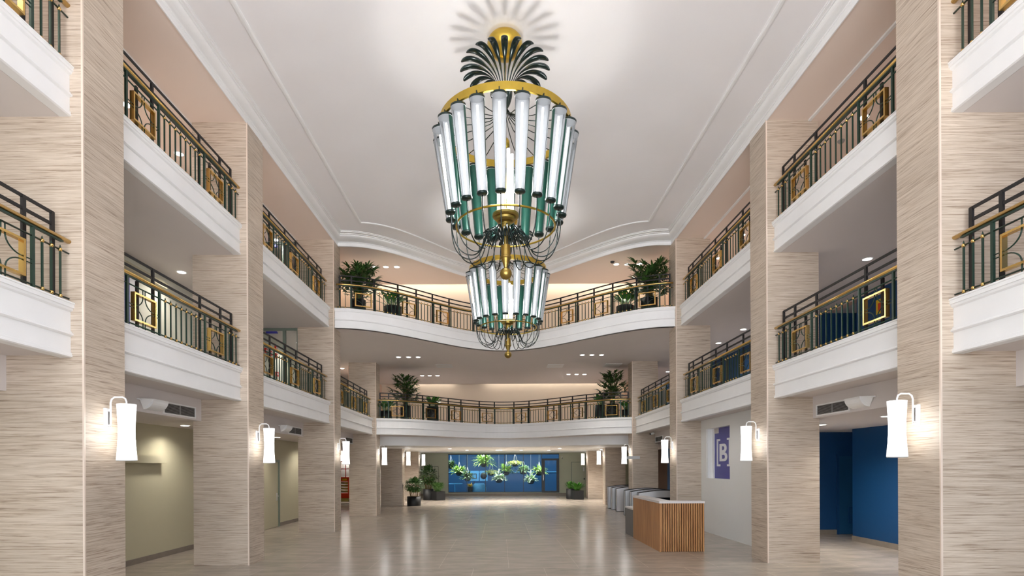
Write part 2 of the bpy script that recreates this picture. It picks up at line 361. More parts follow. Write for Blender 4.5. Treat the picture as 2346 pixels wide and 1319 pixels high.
# rear ceiling, third floor (stops short of the wall to leave the light slot)
mb = MB(); vs = []; k = 60
for i in range(k + 1):
    x = OL + (OR - OL) * i / k; y = wave(x, CY0 + .26 * K, CAMP, cm, ch); vs += [(x, y, ZC), (x, 20.98, ZC)]
mb.add(vs, [(2 * i, 2 * i + 1, 2 * i + 3, 2 * i + 2) for i in range(k)], 'peach_paint'); mb.box(OL, OR, 20.95, 20.98, ZC - .01, 8.78, 'peach_paint')
mb.box(OL, OR, 20.9, 21.4, 9.0, 9.1, 'white_paint')
struct('ceiling', mb, 'peach ceiling over the rear third floor balcony', 'ceiling')
tag(box1('cove_light', None, (OL + .1, OR - .1, 21.02, 21.08, 8.80, 8.84), 'cove_glow'), 'warm light strip hidden in the slot over the third floor back wall', 'cove light')
# roof slab closes the top
struct('ceiling', MB().box(-11, 11, YF - .2, 29, 9.1, 9.3, 'white_paint'), 'roof slab above the hall', 'ceiling')
# ground floor ceilings with bulkheads
for s, (sg, xn, xo, xw) in SIDE.items():
    xb = -5.86 if sg < 0 else 6.115; far = xw if sg < 0 else 10.7
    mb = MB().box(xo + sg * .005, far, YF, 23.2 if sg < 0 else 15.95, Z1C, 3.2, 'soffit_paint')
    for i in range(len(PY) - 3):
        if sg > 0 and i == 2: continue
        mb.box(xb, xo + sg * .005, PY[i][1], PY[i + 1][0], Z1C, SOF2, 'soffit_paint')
    if sg > 0: mb.box(PX1, WR + .2, 15.95, 23.2, Z1C, 3.2, 'soffit_paint')
    struct('ceiling', mb, 'lowered ceiling with a bulkhead over the %s ground floor aisle' % s, 'ceiling')
mb = MB(); vs = []
cb = curve_pts(OL, OR, 24.6, 2.3, 60)
for x, y in cb: vs += [(x, y, Z1C + .03), (x, y, SOF2)]
mb.add(vs, [(2 * i, 2 * i + 2, 2 * i + 3, 2 * i + 1) for i in range(60)], 'white_paint', True)
vs = []
for x, y in cb: vs += [(x, y, Z1C + .03), (x, 38, Z1C + .03)]
mb.add(vs, [(2 * i, 2 * i + 1, 2 * i + 3, 2 * i + 2) for i in range(60)], 'white_paint')
mb.box(-11, OL, 23.2, 38, Z1C + .03, 3.2, 'soffit_paint').box(OR, 11, 23.2, 38, Z1C + .03, 3.2, 'soffit_paint')
struct('ceiling', mb, 'low ceiling with a curved front edge over the rear lobby', 'ceiling')
mb = MB().box(-11, 11, 28.9, 38.2, 3.2, 3.4, 'white_paint')
struct('ceiling', mb, 'roof over the rear lobby', 'ceiling')

# ------------------------------------------------------------------ pillars
ORD = ['nearest the camera, cut by the picture edge', 'second from the camera', 'third from the camera', 'fourth from the camera', 'short one under the rear lobby ceiling', 'last one before the back wall']
for s, (sg, xn, xo, xw) in SIDE.items():
    for i, (y0, y1) in enumerate(PY):
        top = [ZC + .21, ZC + .21, ZC + .21, ZC + .21, Z3B, Z1C + .03, Z1C + .03][i]
        if i == 0:
            lab = 'beige travertine pillar on the %s standing behind the camera' % s
        else: lab = 'tall travertine pillar on the %s, %s' % (s, ORD[i - 1]) if i < 5 else 'beige travertine pillar on the %s, %s' % (s, ORD[i - 1])
        t = thing('pillar', lab, 'pillar', (xn + sg * .5, (y0 + y1) / 2, 0), 0)
        x0, x1 = xn - (xn + sg * .5), xo - (xn + sg * .5); d = (y1 - y0) / 2
        if i <= 3:   # upper part stops under the aisle ceiling except the strip below the cornice
            mb = MB().box(x0, x1, -d, d, 0, ZC, 'travertine')
        else: mb = MB().box(x0, x1, -d, d, 0, top, 'travertine')
        mb.build('shaft', t)
        # pale stone arris strips on the two front corners
        e = MB(); zt = min(top, ZC)
        e.box(x0 - sg * .004, x0 + sg * .018, -d - .004, -d + .018, 0, zt, 'stone_edge')
        e.build('edge_strip', t)

# ------------------------------------------------------------------ balconies
PROF = [(-.30, 0), (.05, 0), (.055, -.008), (.055, -.02), (.046, -.024), (.046, -.066), (.032, -.07), (.026, -.095), (.006, -.108), (0, -.11), (0, -.335), (.014, -.338), (.014, -.355), (.022, -.358), (.034, -.366), (.036, -.384), (.018, -.396), (0, -.402),
        (0, -.585), (.014, -.59), (.014, -.615), (.02, -.62), (.02, -.64), (0, -.65), (-.12, -.65)]
def prof_at(z, dz=1): return [(d, z + h * dz) for d, h in PROF]
LV = {2: (Z2, Z2B, SOF2, 'second'), 3: (Z3, Z3B, Z3B, 'third')}
BAYN = ['at the picture edge before the first pillar', 'between the first and second pillars', 'between the second and third pillars', 'between the third and fourth pillars']
for s, (sg, xn, xo, xw) in SIDE.items():
    xf = xn + sg * .155
    for lv, (zt, zb, zs, nm) in LV.items():
        dz = (zt - zb) / .65
        for b in range(4):
            if lv == 3 and b == 3: continue
            y0, y1 = PY[b][1], PY[b + 1][0]
            t = thing('balcony', '%s floor balcony edge on the %s, %s' % (nm, s, BAYN[b]), 'balcony', (xf, (y0 + y1) / 2, zb))
            L = (y1 - y0) / 2
            MB().sweep([(0, -L, -sg, 0), (0, L, -sg, 0)], prof_at(zt - zb, dz), 'white_paint').build('fascia', t)
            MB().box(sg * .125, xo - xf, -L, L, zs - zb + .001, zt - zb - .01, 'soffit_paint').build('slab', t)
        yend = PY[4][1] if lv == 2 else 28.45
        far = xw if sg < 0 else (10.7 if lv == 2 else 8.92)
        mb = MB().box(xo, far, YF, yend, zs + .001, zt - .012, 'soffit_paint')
        if sg > 0 and lv == 3: mb.box(WR, 10.7, 13.9, 15.8, zs, zt - .1, 'soffit_paint')
        if lv == 2: mb.box(xo, sg * 10.9, 23.2, 28.9, SOF2 - .03, zt - .012, 'soffit_paint')
        struct('ceiling', mb, 'gallery slab over the %s aisle under the %s floor' % (s, nm), 'ceiling')
REAR = {2: (22.5, 3.35, 28.9), 3: (16.87, 3.4, 28.45)}
for lv, (y0, amp, yb) in REAR.items():
    zt, zb, zs, nm = LV[lv]; dz = (zt - zb) / .65
    t = thing('balcony', '%s floor rear balcony with a wavy white edge' % nm, 'balcony', (XM, y0, zb))
    pts = curve_pts(XL, XR, y0, amp, 60)
    MB().sweep([(x - XM, y - y0 + .08, 0, -1) for x, y in pts], prof_at(zt - zb, dz), 'white_paint', False).build('fascia', t)
    mb = MB(); vs = []
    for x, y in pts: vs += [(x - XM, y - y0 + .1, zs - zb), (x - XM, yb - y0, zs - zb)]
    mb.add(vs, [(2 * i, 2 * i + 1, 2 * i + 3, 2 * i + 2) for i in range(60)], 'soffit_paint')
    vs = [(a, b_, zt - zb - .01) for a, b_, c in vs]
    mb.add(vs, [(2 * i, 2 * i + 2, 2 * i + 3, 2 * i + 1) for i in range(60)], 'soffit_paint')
    yy = PY[4][1] if lv == 2 else PY[3][1]
    for a, b_ in ((XL, OL), (XR, OR)): mb.box(a - XM, b_ - XM, yy - y0, yb - y0, zs - zb, zt - zb - .01, 'soffit_paint')
    mb.build('slab', t)
struct('ceiling', MB().box(OL, OR, 28.45, 28.8, 6.5, 6.6, 'white_paint').box(OL, OR, 28.42, 28.45, Z3B, 6.6, 'peach_paint').box(WL, 8.6, 28.3, 28.45, Z3B + .003, 6.6, 'white_paint'), 'slot at the end of the second floor rear ceiling', 'ceiling')
for a, b_, w in ((-4.6, -2.35, 'short'), (-.75, 6.0, 'long')):
    tag(box1('cove_light', None, (a, b_, 28.47, 28.53, 6.30, 6.34), 'cove_glow'), '%s warm light strip hidden over the second floor back wall' % w, 'cove light')

# ------------------------------------------------------------------ railings
def baluster_mb():
    m = MB().box(-.009, .009, -.009, .009, 0, .60, 'rail_green')
    for z, r in ((.05, .023), (.585, .024)):
        m.lathe([(0, z - r), (r * .7, z - r * .7), (r, z), (r * .7, z + r * .7), (0, z + r)], 'rail_gold', 8)
    m.lathe([(.008, .60), (.010, .615), (.004, .635), (0, .645)], 'rail_green', 6)
    return m
PROTO = {}
def proto(key, mbf):
    if key not in PROTO:
        o = mbf().build(key); me = o.data; bpy.data.objects.remove(o); PROTO[key] = me
    return PROTO[key]
def inst(name, me, parent, loc, rz=0):
    o = bpy.data.objects.new(name, me); COL.objects.link(o); o.parent = parent; o.location = loc; o.rotation_euler = (0, 0, rz); return o
def frame_mb():
    m = MB(); w, h, t, d = .25, .20, .026, .03; z = .30
    m.box(-w, -w + t, -d, d, z - h, z + h, 'rail_gold').box(w - t, w, -d, d, z - h, z + h, 'rail_gold')
    m.box(-w + t, w - t, -d, d, z - h, z - h + t, 'rail_gold').box(-w + t, w - t, -d, d, z + h - t, z + h, 'rail_gold'); return m
def scroll_mb():
    m = MB(); z = .30; rx, rz_ = .20, .155
    for sx in (-1, 1):
        for sz in (-1, 1):
            pts = [(sx * (.225 - rx * sin(a)), 0, z + sz * (.175 - rz_ * cos(a))) for a in [pi / 2 * i / 8 for i in range(9)]]
            pts = [(sx * (.225 - rx * cos(a)), 0, z + sz * (.175 - rz_ * sin(a))) for a in [pi / 2 * i / 8 for i in range(9)]]
            m.tube(pts, .008, 'rail_green', 5)
            m.tube([(sx * .025, 0, z + sz * .17), (sx * .025, 0, z + sz * .29)], .008, 'rail_green', 5)
            m.tube([(sx * .24, 0, z + sz * .022), (sx * .36, 0, z + sz * .022)], .007, 'rail_green', 5)
    return m
def gpost_mb(): return MB().box(-.018, .018, -.014, .014, 0, .70, 'rail_green')
def bpost_mb(): return MB().box(-.024, .024, -.014, .014, 0, 1.03, 'rail_black')
def lpost_mb(): return MB().box(-.024, .024, -.014, .014, 0, .72, 'rail_black')
def railing(P, S, back, panels, label, origin, z0, ends=(.12, .12), skip_end=None):
    """P(s)->(x,y,angle of tangent); S=(s0,s1); back = unit sign of offset to the back (left normal * back)"""
    t = thing('balcony_railing', label, 'railing', (origin[0], origin[1], z0))
    ox, oy = origin
    def pt(s, z, off=0):
        x, y, a = P(s); return (x - ox - sin(a) * off * back, y - oy + cos(a) * off * back, z)
    s0, s1 = S; n = max(2, int((s1 - s0) / .18)) if P(s0)[2] != P((s0 + s1) / 2.1)[2] else 1
    def line(z, off, e0=0, e1=0):
        q = [s0 - e0 + (s1 + e1 - s0 + e0) * i / n for i in range(n + 1)]; return [pt(v, z, off) for v in q]
    # gold handrail with a rounded top
    hr = MB(); pp = [Vector(p) for p in line(.725, 0, *ends)]
    hr.tube(pp, .034, 'rail_gold', 12, flat=.75, smooth=True); hr.build('handrail', t)
    MB().bar(line(.69, 0), .036, .018, 'rail_green').build('rail', t)
    for z in (.585, .05):
        r = MB().tube(line(z, 0, *ends), .011, 'rail_green', 6).build('rail', t)
        e = MB()
        for v in (s0 - ends[0], s1 + ends[1]):
            c = pt(v, z); e.lathe([(0, -.017), (.017, -.008), (.017, .008), (0, .017)], 'rail_gold', 6, c=c)
        e.build('end_knob', r)
    for z in (1.02, .885, .775):
        MB().bar(line(z, .10), .018, .036, 'rail_black').build('guard_rail', t)
    BM, GP, BP, LP, FR, SC = (proto('baluster', baluster_mb), proto('panel_post', gpost_mb), proto('guard_post', bpost_mb), proto('guard_post_low', lpost_mb), proto('square_panel', frame_mb), proto('scrollwork', scroll_mb))
    def put(name, me, s, off=0):
        x, y, a = P(s); return inst(name, me, t, pt(s, 0, off), a)
    ps = sorted(panels); fullp = []
    for c in ps:
        fr = put('square_panel', FR, c); sc = inst('scrollwork', SC, fr, (0, 0, 0))
        put('panel_post', GP, c - .37); put('panel_post', GP, c + .37)
        put('guard_post', LP, c, .10); fullp += [c - .35, c + .37]
    seg = [s0 + .03] + sum([[c - .37, c + .37] for c in ps], []) + [s1 - .03]
    for i in range(0, len(seg), 2):
        a, b = seg[i], seg[i + 1]; L = b - a
        if L < .1: continue
        k = max(1, round(L / .145))
        for j in range(k + 1):
            if (j == 0 and i > 0) or (j == k and i < len(seg) - 2): continue
            put('baluster', BM, a + L * j / k)
    fullp = [s0 + .02] + [p for p in fullp if s0 + .2 < p < s1 - .2] + [s1 - .02]
    for p in fullp: put('guard_post', BP, p, .10)
    return t
PAN = {0: [3.2, 4.5, 5.84], 1: [8.15, 10.2], 2: [12.46, 14.1, 15.79], 3: [18.1, 19.75, 21.4]}
GAP = {0: .1, 1: .1, 2: .3, 3: .35}
for s, (sg, xn, xo, xw) in SIDE.items():
    xr = xn + sg * .175
    for lv, (zt, zb, zs, nm) in LV.items():
        for b in range(4):
            if lv == 3 and b == 3: continue
            y0, y1 = PY[b][1] + GAP[b] * .6, PY[b + 1][0] - GAP[b]
            P = lambda v, xr=xr: (xr, v, pi / 2)
            railing(P, (y0, y1), -sg, PAN[b], 'green and gold railing, %s floor %s, %s' % (nm, s, BAYN[b]), (xr, (y0 + y1) / 2), zt)
for lv, (y0, amp, yb) in REAR.items():
    zt, zb, zs, nm = LV[lv]
    pts = curve_pts(XL + .1, XR - .1, y0, amp, 400, dy=.12); acc = [0]
    for i in range(1, len(pts)): acc.append(acc[-1] + math.dist(pts[i], pts[i - 1]))
    def P(v, pts=pts, acc=acc):
        import bisect
        i = min(max(bisect.bisect_left(acc, v), 1), len(acc) - 1)
        u = (v - acc[i - 1]) / (acc[i] - acc[i - 1]); a, b = pts[i - 1], pts[i]
        return (a[0] + (b[0] - a[0]) * u, a[1] + (b[1] - a[1]) * u, math.atan2(b[1] - a[1], b[0] - a[0]))
    def s_of(x):
        for i, p in enumerate(pts):
            if p[0] >= x: return acc[i]
    pan = [s_of(XM + q) for q in (-4.3, -3.08, -2.1, -.75, .75, 2.1, 3.08, 4.3)]
    railing(P, (0, acc[-1]), 1, pan, 'long curved railing with gold handrail along the %s floor rear balcony' % nm, (XM, y0), zt, ends=(.06, .06))

# ------------------------------------------------------------------ chandeliers
def chandelier(x, y):
    t = thing('chandelier', 'large nearer chandelier of tapered glass tube lamps on gold rings', 'chandelier', (x, y, ZN), 0, 'twin chandeliers')
    z = lambda a: a - ZN
    MB().lathe([(.19, z(8.90)), (.24, z(8.885)), (.275, z(8.84)), (.285, z(8.79)), (.275, z(8.73)), (.25, z(8.675)), (.20, z(8.62)), (.14, z(8.58)), (.07, z(8.56)), (0, z(8.555))], 'gold', 40).build('canopy', t)
    MB().lathe([(.018, z(8.58)), (.018, z(7.25)), (.05, z(7.24)), (.07, z(7.2)), (.07, z(7.12)), (.03, z(7.1)), (.012, z(7.08)), (.012, z(6.0))], 'gold', 16).build('stem', t)
    N = 20; off = R_(-95)
    # leaf
    def cat(pts, n=4):
        out = []
        for i in range(len(pts) - 1):
            p0, p1, p2, p3 = pts[max(i - 1, 0)], pts[i], pts[i + 1], pts[min(i + 2, len(pts) - 1)]
            for k in range(n):
                u = k / n; out.append(tuple(.5 * ((2 * b) + (c - a) * u + (2 * a - 5 * b + 4 * c - d) * u * u + (3 * b - a - 3 * c + d) * u ** 3) for a, b, c, d in zip(p0, p1, p2, p3)))
        return out + [pts[-1]]
    ctrl = cat([(.02, 7.74, .008), (.055, 7.86, .009), (.085, 7.98, .009), (.12, 8.10, .009), (.19, 8.24, .012), (.30, 8.35, .024), (.42, 8.415, .046), (.54, 8.435, .054), (.64, 8.415, .056), (.695, 8.385, .046), (.722, 8.36, .026), (.730, 8.352, .003)], 3)
    lm = MB().tube([(q[0], 0, z(q[1])) for q in ctrl], [max(.001, q[2]) for q in ctrl], 'leaf_metal', 12, flat=.42)
    MB().lathe([(.11, z(8.06)), (.125, z(8.04)), (.115, z(7.92)), (.085, z(7.82)), (.05, z(7.75)), (.0, z(7.72))], 'cap_green', 20).build('hub', t)
    sm = MB().tube([(r, 0, z(h)) for r, h in [(.02, 7.75), (.10, 7.62), (.25, 7.52), (.5, 7.46), (.8, 7.43), (1.04, 7.42)]], .007, 'leaf_metal', 6)
    cr = [(.893, 5.935), (.888, 5.80), (.872, 5.65), (.83, 5.50), (.755, 5.385), (.65, 5.318), (.54, 5.312), (.455, 5.36), (.395, 5.46), (.355, 5.58), (.30, 5.68), (.22, 5.735), (.15, 5.71), (.11, 5.62)]
    # smooth it
    cc = cat(cr); rr = [.009] * len(cc)
    cm_ = MB().tube([(r, 0, z(h)) for r, h in cc], rr, 'leaf_metal', 6)
    pet = cat([(.06, 5.50), (.07, 5.66), (.11, 5.755), (.17, 5.785), (.24, 5.76), (.31, 5.68), (.355, 5.60), (.37, 5.56)]); pr_ = [.005 + .010 * sin(pi * i / (len(pet) - 1)) ** .7 for i in range(len(pet))]
    pm = MB().tube([(r, 0, z(h)) for r, h in pet], pr_, 'leaf_metal', 6, flat=.5)
    ME = {}
    for k, m_ in (('leaf', lm), ('spoke', sm), ('curl_rod', cm_), ('lower_leaf', pm)):
        o = m_.build(k); ME[k] = o.data; bpy.data.objects.remove(o)
    # tube lamp in local frame: x outward, axis from top to bottom tilted
    top, bot = Vector((1.075, 0, z(7.27))), Vector((.90, 0, z(5.96)))
    ax = (top - bot).normalized(); ln = (top - bot).length
    # local matrix: local z along axis, local x outward
    xa = Vector((1, 0, 0)); xa = (xa - ax * xa.dot(ax)).normalized(); ya = ax.cross(xa)
    M = Matrix((xa, ya, ax)).transposed()
    rt, rb = .108, .076
    def meshof(k, m_):
        o = m_.build(k); d = o.data; bpy.data.objects.remove(o); return d
    sh = MB().lathe([(rb, 0), (rt, ln)], 'lamp_green', 14, c=bot, a0=pi / 2, a1=3 * pi / 2, mtx=M)
    sh.lathe([(rt - .005, ln), (rb - .005, 0)], 'shade_white', 14, c=bot, a0=pi / 2, a1=3 * pi / 2, mtx=M)
    gl = MB().lathe([(rb - .002, .01), (rt - .002, ln - .01)], 'lamp_glass', 14, c=bot, a0=-pi / 2, a1=pi / 2, mtx=M)
    lt = MB().lathe([(0, .05), (.016, .05), (.016, ln - .10), (0, ln - .10)], 'tube_glow', 10, c=bot, mtx=M)
    ct = MB().lathe([(rt + .008, ln - .02), (rt + .008, ln + .012), (rt * .7, ln + .03), (.02, ln + .035), (0, ln + .035)], 'cap_green', 18, c=bot, mtx=M)
    ct.lathe([(0, ln - .02), (rt + .008, ln - .02)], 'shade_white', 18, c=bot, mtx=M)
    cb_ = MB().lathe([(0, -.022), (rb * .86, -.022), (rb + .004, -.012), (rb + .009, .0), (rb + .009, .02), (0, .02)], 'cap_green', 18, c=bot, mtx=M)
    hk = MB().tube([top + ax * .03, top + ax * .10, (1.06, 0, z(7.345))], .009, 'cap_green', 6)
    D = {k: meshof(k, m_) for k, m_ in (('lamp_shade', sh), ('glass_cover', gl), ('fluorescent_tube', lt), ('top_cap', ct), ('bottom_cap', cb_), ('hook', hk))}
    for i in range(N):
        a = off + 2 * pi * i / N
        inst('leaf', ME['leaf'], t, (0, 0, 0), a + R_(4)); inst('spoke', ME['spoke'], t, (0, 0, 0), a + R_(9))
        inst('curl_rod', ME['curl_rod'], t, (0, 0, 0), a); i % 2 or inst('lower_leaf', ME['lower_leaf'], t, (0, 0, 0), a + R_(9))
        s_ = inst('lamp_shade', D['lamp_shade'], t, (0, 0, 0), a)
        for k in ('glass_cover', 'fluorescent_tube', 'top_cap', 'bottom_cap', 'hook'): inst(k, D[k], s_, (0, 0, 0))
    MB().lathe([(1.07, z(7.34)), (1.075, z(7.34)), (1.075, z(7.46)), (1.04, z(7.46)), (1.04, z(7.34)), (1.075, z(7.34))], 'gold', 72, smooth=False).build('upper_ring', t)
    tor = [(.80 + .016 * cos(q), z(5.80) + .016 * sin(q)) for q in [2 * pi * i / 10 for i in range(11)]]
    MB().lathe(tor, 'gold', 72).build('lower_ring', t)
    MB().lathe([(.0, z(6.02)), (.205, z(6.02)), (.215, z(6.01)), (.215, z(5.975)), (.195, z(5.955)), (.165, z(5.95)), (.16, z(5.915)), (.13, z(5.89)), (.09, z(5.88)), (.078, z(5.87)), (.078, z(5.845)), (.07, z(5.84)),
                (.036, z(5.52)), (.06, z(5.515)), (.077, z(5.505)), (.077, z(5.335)), (.09, z(5.325)), (.09, z(5.30)), (.077, z(5.29)), (.05, z(5.22)), (.022, z(5.13)), (.02, z(5.1))], 'brass_dark', 56, smooth=False).build('centre_post', t)
    MB().lathe([(.098 * sin(q), z(5.05) - .098 * cos(q) * 1.0 - .045) for q in [pi * i / 14 for i in range(15)]], 'brass_dark', 24, c=(0, 0, .045 - .0)).build('ball_finial', t)
    it = meshof('inner_tube', MB().lathe([(0, z(6.03)), (.026, z(6.03)), (.026, z(7.02)), (0, z(7.02))], 'tube_glow', 10))
    for k in range(4): inst('inner_tube', it, t, (.12 * cos(k * pi / 2 + .4), .12 * sin(k * pi / 2 + .4), 0))
    l = bpy.data.lights.new('inner_lamp_light', 'POINT'); l.energy = CH_W; l.color = (1, .98, .97); l.shadow_soft_size = .30
    lo = bpy.data.objects.new('inner_lamp', l); COL.objects.link(lo); lo.parent = t; lo.location = (.0, -.09, z(6.3))
    return t
c1 = chandelier(.095, 9.24)
c2 = copy_tree(c1); c2.location = (.215, 15.9, ZN); c2['label'] = 'smaller looking chandelier hanging farther back near the rear balcony'

# ------------------------------------------------------------------ wall sconces
def sconce_proto():
    t = thing('wall_sconce', '', 'wall lamp', (0, 0, 0), 0, 'frosted wall sconces on the pillars')
    MB().box(-.015, 0, -.06, .06, -.13, .12, 'white_metal').box(-.03, -.012, -.03, .03, -.11, .08, 'chrome').build('back_plate', t)
    pts = [(-.03, 0, -.10), (-.05, 0, -.08), (-.05, 0, .19), (-.065, 0, .235), (-.10, 0, .26), (-.20, 0, .26), (-.235, 0, .24), (-.25, 0, .20), (-.25, 0, .15)]
    MB().tube(pts, .011, 'white_metal', 8).build('arm', t)
    pr = [(.108, .17), (.104, .12), (.096, .0), (.091, -.12), (.092, -.25), (.098, -.36), (.108, -.46), (.114, -.53)]
    g = MB(); n = 48; vs = []
    for r, z in pr:
        for i in range(n):
            a = 2 * pi * i / n; q = r * (1 + .018 * (1 if i % 2 else -1)); vs.append((-.25 + q * cos(a), q * sin(a), z))
    fs = [(j * n + i, (j + 1) * n + i, (j + 1) * n + (i + 1) % n, j * n + (i + 1) % n) for j in range(len(pr) - 1) for i in range(n)]
    g.add(vs, fs, 'frosted_glow', True); g.build('glass_shade', t)
    MB().lathe([(0, .165), (.10, .165), (.10, .155), (0, .155)], 'white_metal', 24, c=(-.25, 0, 0)).lathe([(0, -.52), (.112, -.52), (.112, -.54), (0, -.54)], 'sign_grey', 24, c=(-.25, 0, 0)).build('end_disc', t)
    return t
SP = sconce_proto(); first = True
for s, (sg, xn, xo, xw) in SIDE.items():
    for i in range(1, 7):
        o = SP if first else copy_tree(SP); first = False
        o.location = (xn, (PY[i][0] + PY[i][1]) / 2 + .02, 2.54); o.rotation_euler = (0, 0, 0 if sg > 0 else pi)
        o['label'] = 'white frosted tube sconce on the %s row, %s pillar from the camera' % (s, ['first', 'second', 'third', 'fourth', 'fifth', 'sixth'][i - 1])

# ------------------------------------------------------------------ downlights
def dl_proto(r):
    t = thing('downlight', '', 'ceiling light', (0, 0, 0), 0, 'recessed ceiling downlights')
    MB().lathe([(r * 1.25, 0), (r * 1.25, -.006), (r, -.008), (r, 0)], 'white_metal', 24).build('trim_ring', t)
    MB().lathe([(0, -.018), (r * .8, -.015), (r, -.008)], 'down_glow', 24).build('lens', t)
    l = bpy.data.lights.new('downlight_bulb', 'SPOT'); l.energy = DOWN_W; l.color = (1, .94, .86); l.spot_size = R_(150); l.spot_blend = .8; l.shadow_soft_size = .09
    lo = bpy.data.objects.new('bulb', l); COL.objects.link(lo); lo.parent = t; lo.location = (0, 0, -.03)
    return t
DP = dl_proto(.085); used = [False]
def downlight(x, y, z, label, watts=None):
    o = DP if not used[0] else copy_tree(DP); used[0] = True
    o.location = (x, y, z); o['label'] = label
    if watts:
        b = [c for c in o.children if c.type == 'LIGHT'][0]; b.data = b.data.copy(); b.data.energy = watts
def at(px, py, zz):   # pixel of a point lying on the horizontal plane z = zz
    u, v = px - 1147.5, 1070 - py; u, v = u + .0045 * v, v - .0045 * u
    Y = (zz - 1.9) * F_PX / v; return u * Y / F_PX, Y
for px, py, zz, lab in [
    (292, 240, ZC - .03, 'third floor left gallery, by the edge of the first pillar'), (410, 352, ZC - .03, 'third floor left gallery, nearer the second pillar'),
    (416, 623, Z3B, 'second floor left gallery, just before the second pillar'), (1979, 268.5, ZC - .03, 'third floor right gallery, behind a gold square panel'),
    (1700, 538, ZC - .03, 'third floor right gallery between second and third pillars, nearer one'), (1647, 591, ZC - .03, 'third floor right gallery between second and third pillars, farther one'),
    (631, 549, ZC - .03, 'third floor left gallery between second and third pillars'),
    (1987, 593, Z3B, 'second floor right gallery above the blue wall'), (1703, 754, Z3B, 'second floor right gallery, between second and third pillars'), (1646, 785.5, Z3B, 'second floor right gallery beside the third pillar'),
    (784, 843.5, Z3B, 'second floor left gallery past the third pillar'), (1530, 851, Z3B, 'second floor right gallery past the third pillar'),
    (424, 974, Z1C, 'ground floor left aisle above the olive wall'), (635, 1001, Z1C, 'ground floor left aisle above the grey door'),
    (2030, 953, Z1C, 'ground floor right aisle in the blue bay, nearer one'), (1883, 972, Z1C, 'ground floor right aisle in the blue bay, beside the pillar'),
    (913, 817.5, Z3B, 'nearer left row of three below third floor, left one'), (936, 817.5, Z3B, 'nearer left row of three below third floor, middle one'), (958, 817.5, Z3B, 'nearer left row of three below third floor, right one'),
    (967, 860, Z3B, 'farther left row of three below third floor, left one'), (984.5, 860, Z3B, 'farther left row of three below third floor, middle one'), (1002.5, 860, Z3B, 'farther left row of three below third floor, right one'),
    (1334, 812.5, Z3B, 'nearer right row of three below third floor, left one'), (1356, 812.5, Z3B, 'nearer right row of three below third floor, middle one'), (1378, 812.5, Z3B, 'nearer right row of three below third floor, right one'),
    (1302.5, 857, Z3B, 'farther right row of three below third floor, left one'), (1321, 857, Z3B, 'farther right row of three below third floor, middle one'), (1339, 857, Z3B, 'farther right row of three below third floor, right one'),
    (859, 611.5, ZC, 'rear third floor ceiling, behind the left palm'), (884, 611, ZC, 'rear third floor ceiling left, middle one'), (909, 611, ZC, 'rear third floor ceiling left, right hand one'),
    (1412, 605, ZC, 'rear third floor ceiling right, left hand one'), (1437, 605, ZC, 'rear third floor ceiling right, middle one'), (1465, 604.5, ZC, 'rear third floor ceiling, behind the right palm'),
    (1070, 1030.6, Z1C + .03, 'rear lobby ceiling over the left end of the window'), (1139, 1030.6, Z1C + .03, 'rear lobby ceiling left of the window centre'), (1194, 1030.6, Z1C + .03, 'rear lobby ceiling right of the window centre'), (1257, 1031, Z1C + .03, 'rear lobby ceiling over the glass door')]:
    x, y = at(px, py, zz); w_ = 40 if 'row of three' in lab or 'rear third' in lab else (230 if 'lobby' in lab else (60 if zz > 6 else (190 if 'blue bay' in lab else None)))
    downlight(x, y, zz, 'round downlight, ' + lab, w_)
for s, x in (('left', -6.7), ('right', 7.6)):   # bays nearest the camera, above and beside the frame
    for nm, zz in (('ground', Z1C), ('second', Z3B), ('third', ZC - .03)):
        downlight(x, 4.6, zz, 'round downlight, %s floor %s gallery before the first pillar' % (nm, s))
for x, y, q in ((-5.4, 31.5, 'beyond the left pillars'), (5.6, 31.5, 'beyond the right pillars'), (0, 31.5, 'in the middle'), (-2.6, 28.9, 'left front'), (3.0, 28.9, 'right front')):
    downlight(x, y, Z1C + .03, 'round downlight in the rear lobby ceiling, ' + q, 300)
downlight(-6.7, 18.9, Z3B, 'added downlight brightening behind the second floor glass screen on the left')  # extra lamp, added to brighten the space behind the glass screen
downlight(7.6, 19.2, Z1C, 'small round recessed downlight over the turnstiles'); downlight(-6.6, 20.2, Z1C, 'small round recessed downlight of the left aisle past the third pillar')

# ------------------------------------------------------------------ back window, glass door, courtyard
w = struct('window_1', MB(), 'wide black framed window looking onto a blue courtyard with hanging plants', 'window')
ms = [WX0, -2.27, -1.03, .24, 1.51, 2.74, WX1]
f = MB(); t_ = .035
f.box(WX0, WX1, 37.96, 38.06, WZ1 - .06, WZ1, 'black_frame').box(WX0, 2.74, 37.96, 38.06, WZ0, WZ0 + .04, 'black_frame')
for i, x in enumerate(ms):
    f.box(x - t_ / 2 if i else x, x + t_ / 2 if i < 6 else x, 37.96, 38.06, WZ0 + .04, WZ1 - .06, 'black_frame')
f.build('window_frame', w)
for i in range(5): MB().box(ms[i] + t_ / 2, ms[i + 1] - t_ / 2, 38.0, 38.012, WZ0 + .04, WZ1 - .06, 'pane_glass').build('pane', w)
MB().box(2.76, 3.88, 38.0, 38.012, 2.45, WZ1 - .06, 'pane_glass').build('pane', w)
d = struct('door_1', MB(), 'black framed glass door at the right end of the back window', 'door')
MB().box(2.74, 3.90, 37.93, 38.05, 2.34, 2.47, 'black_frame').box(2.74, 2.94, 37.93, 38.05, .2, 2.34, 'black_frame').box(3.72, 3.90, 37.93, 38.05, .2, 2.34, 'black_frame').box(2.94, 3.72, 37.93, 38.05, .2, .30, 'black_frame').build('door_frame', d)
MB().box(2.94, 3.72, 38.0, 38.012, .30, 2.34, 'pane_glass').build('pane', d)
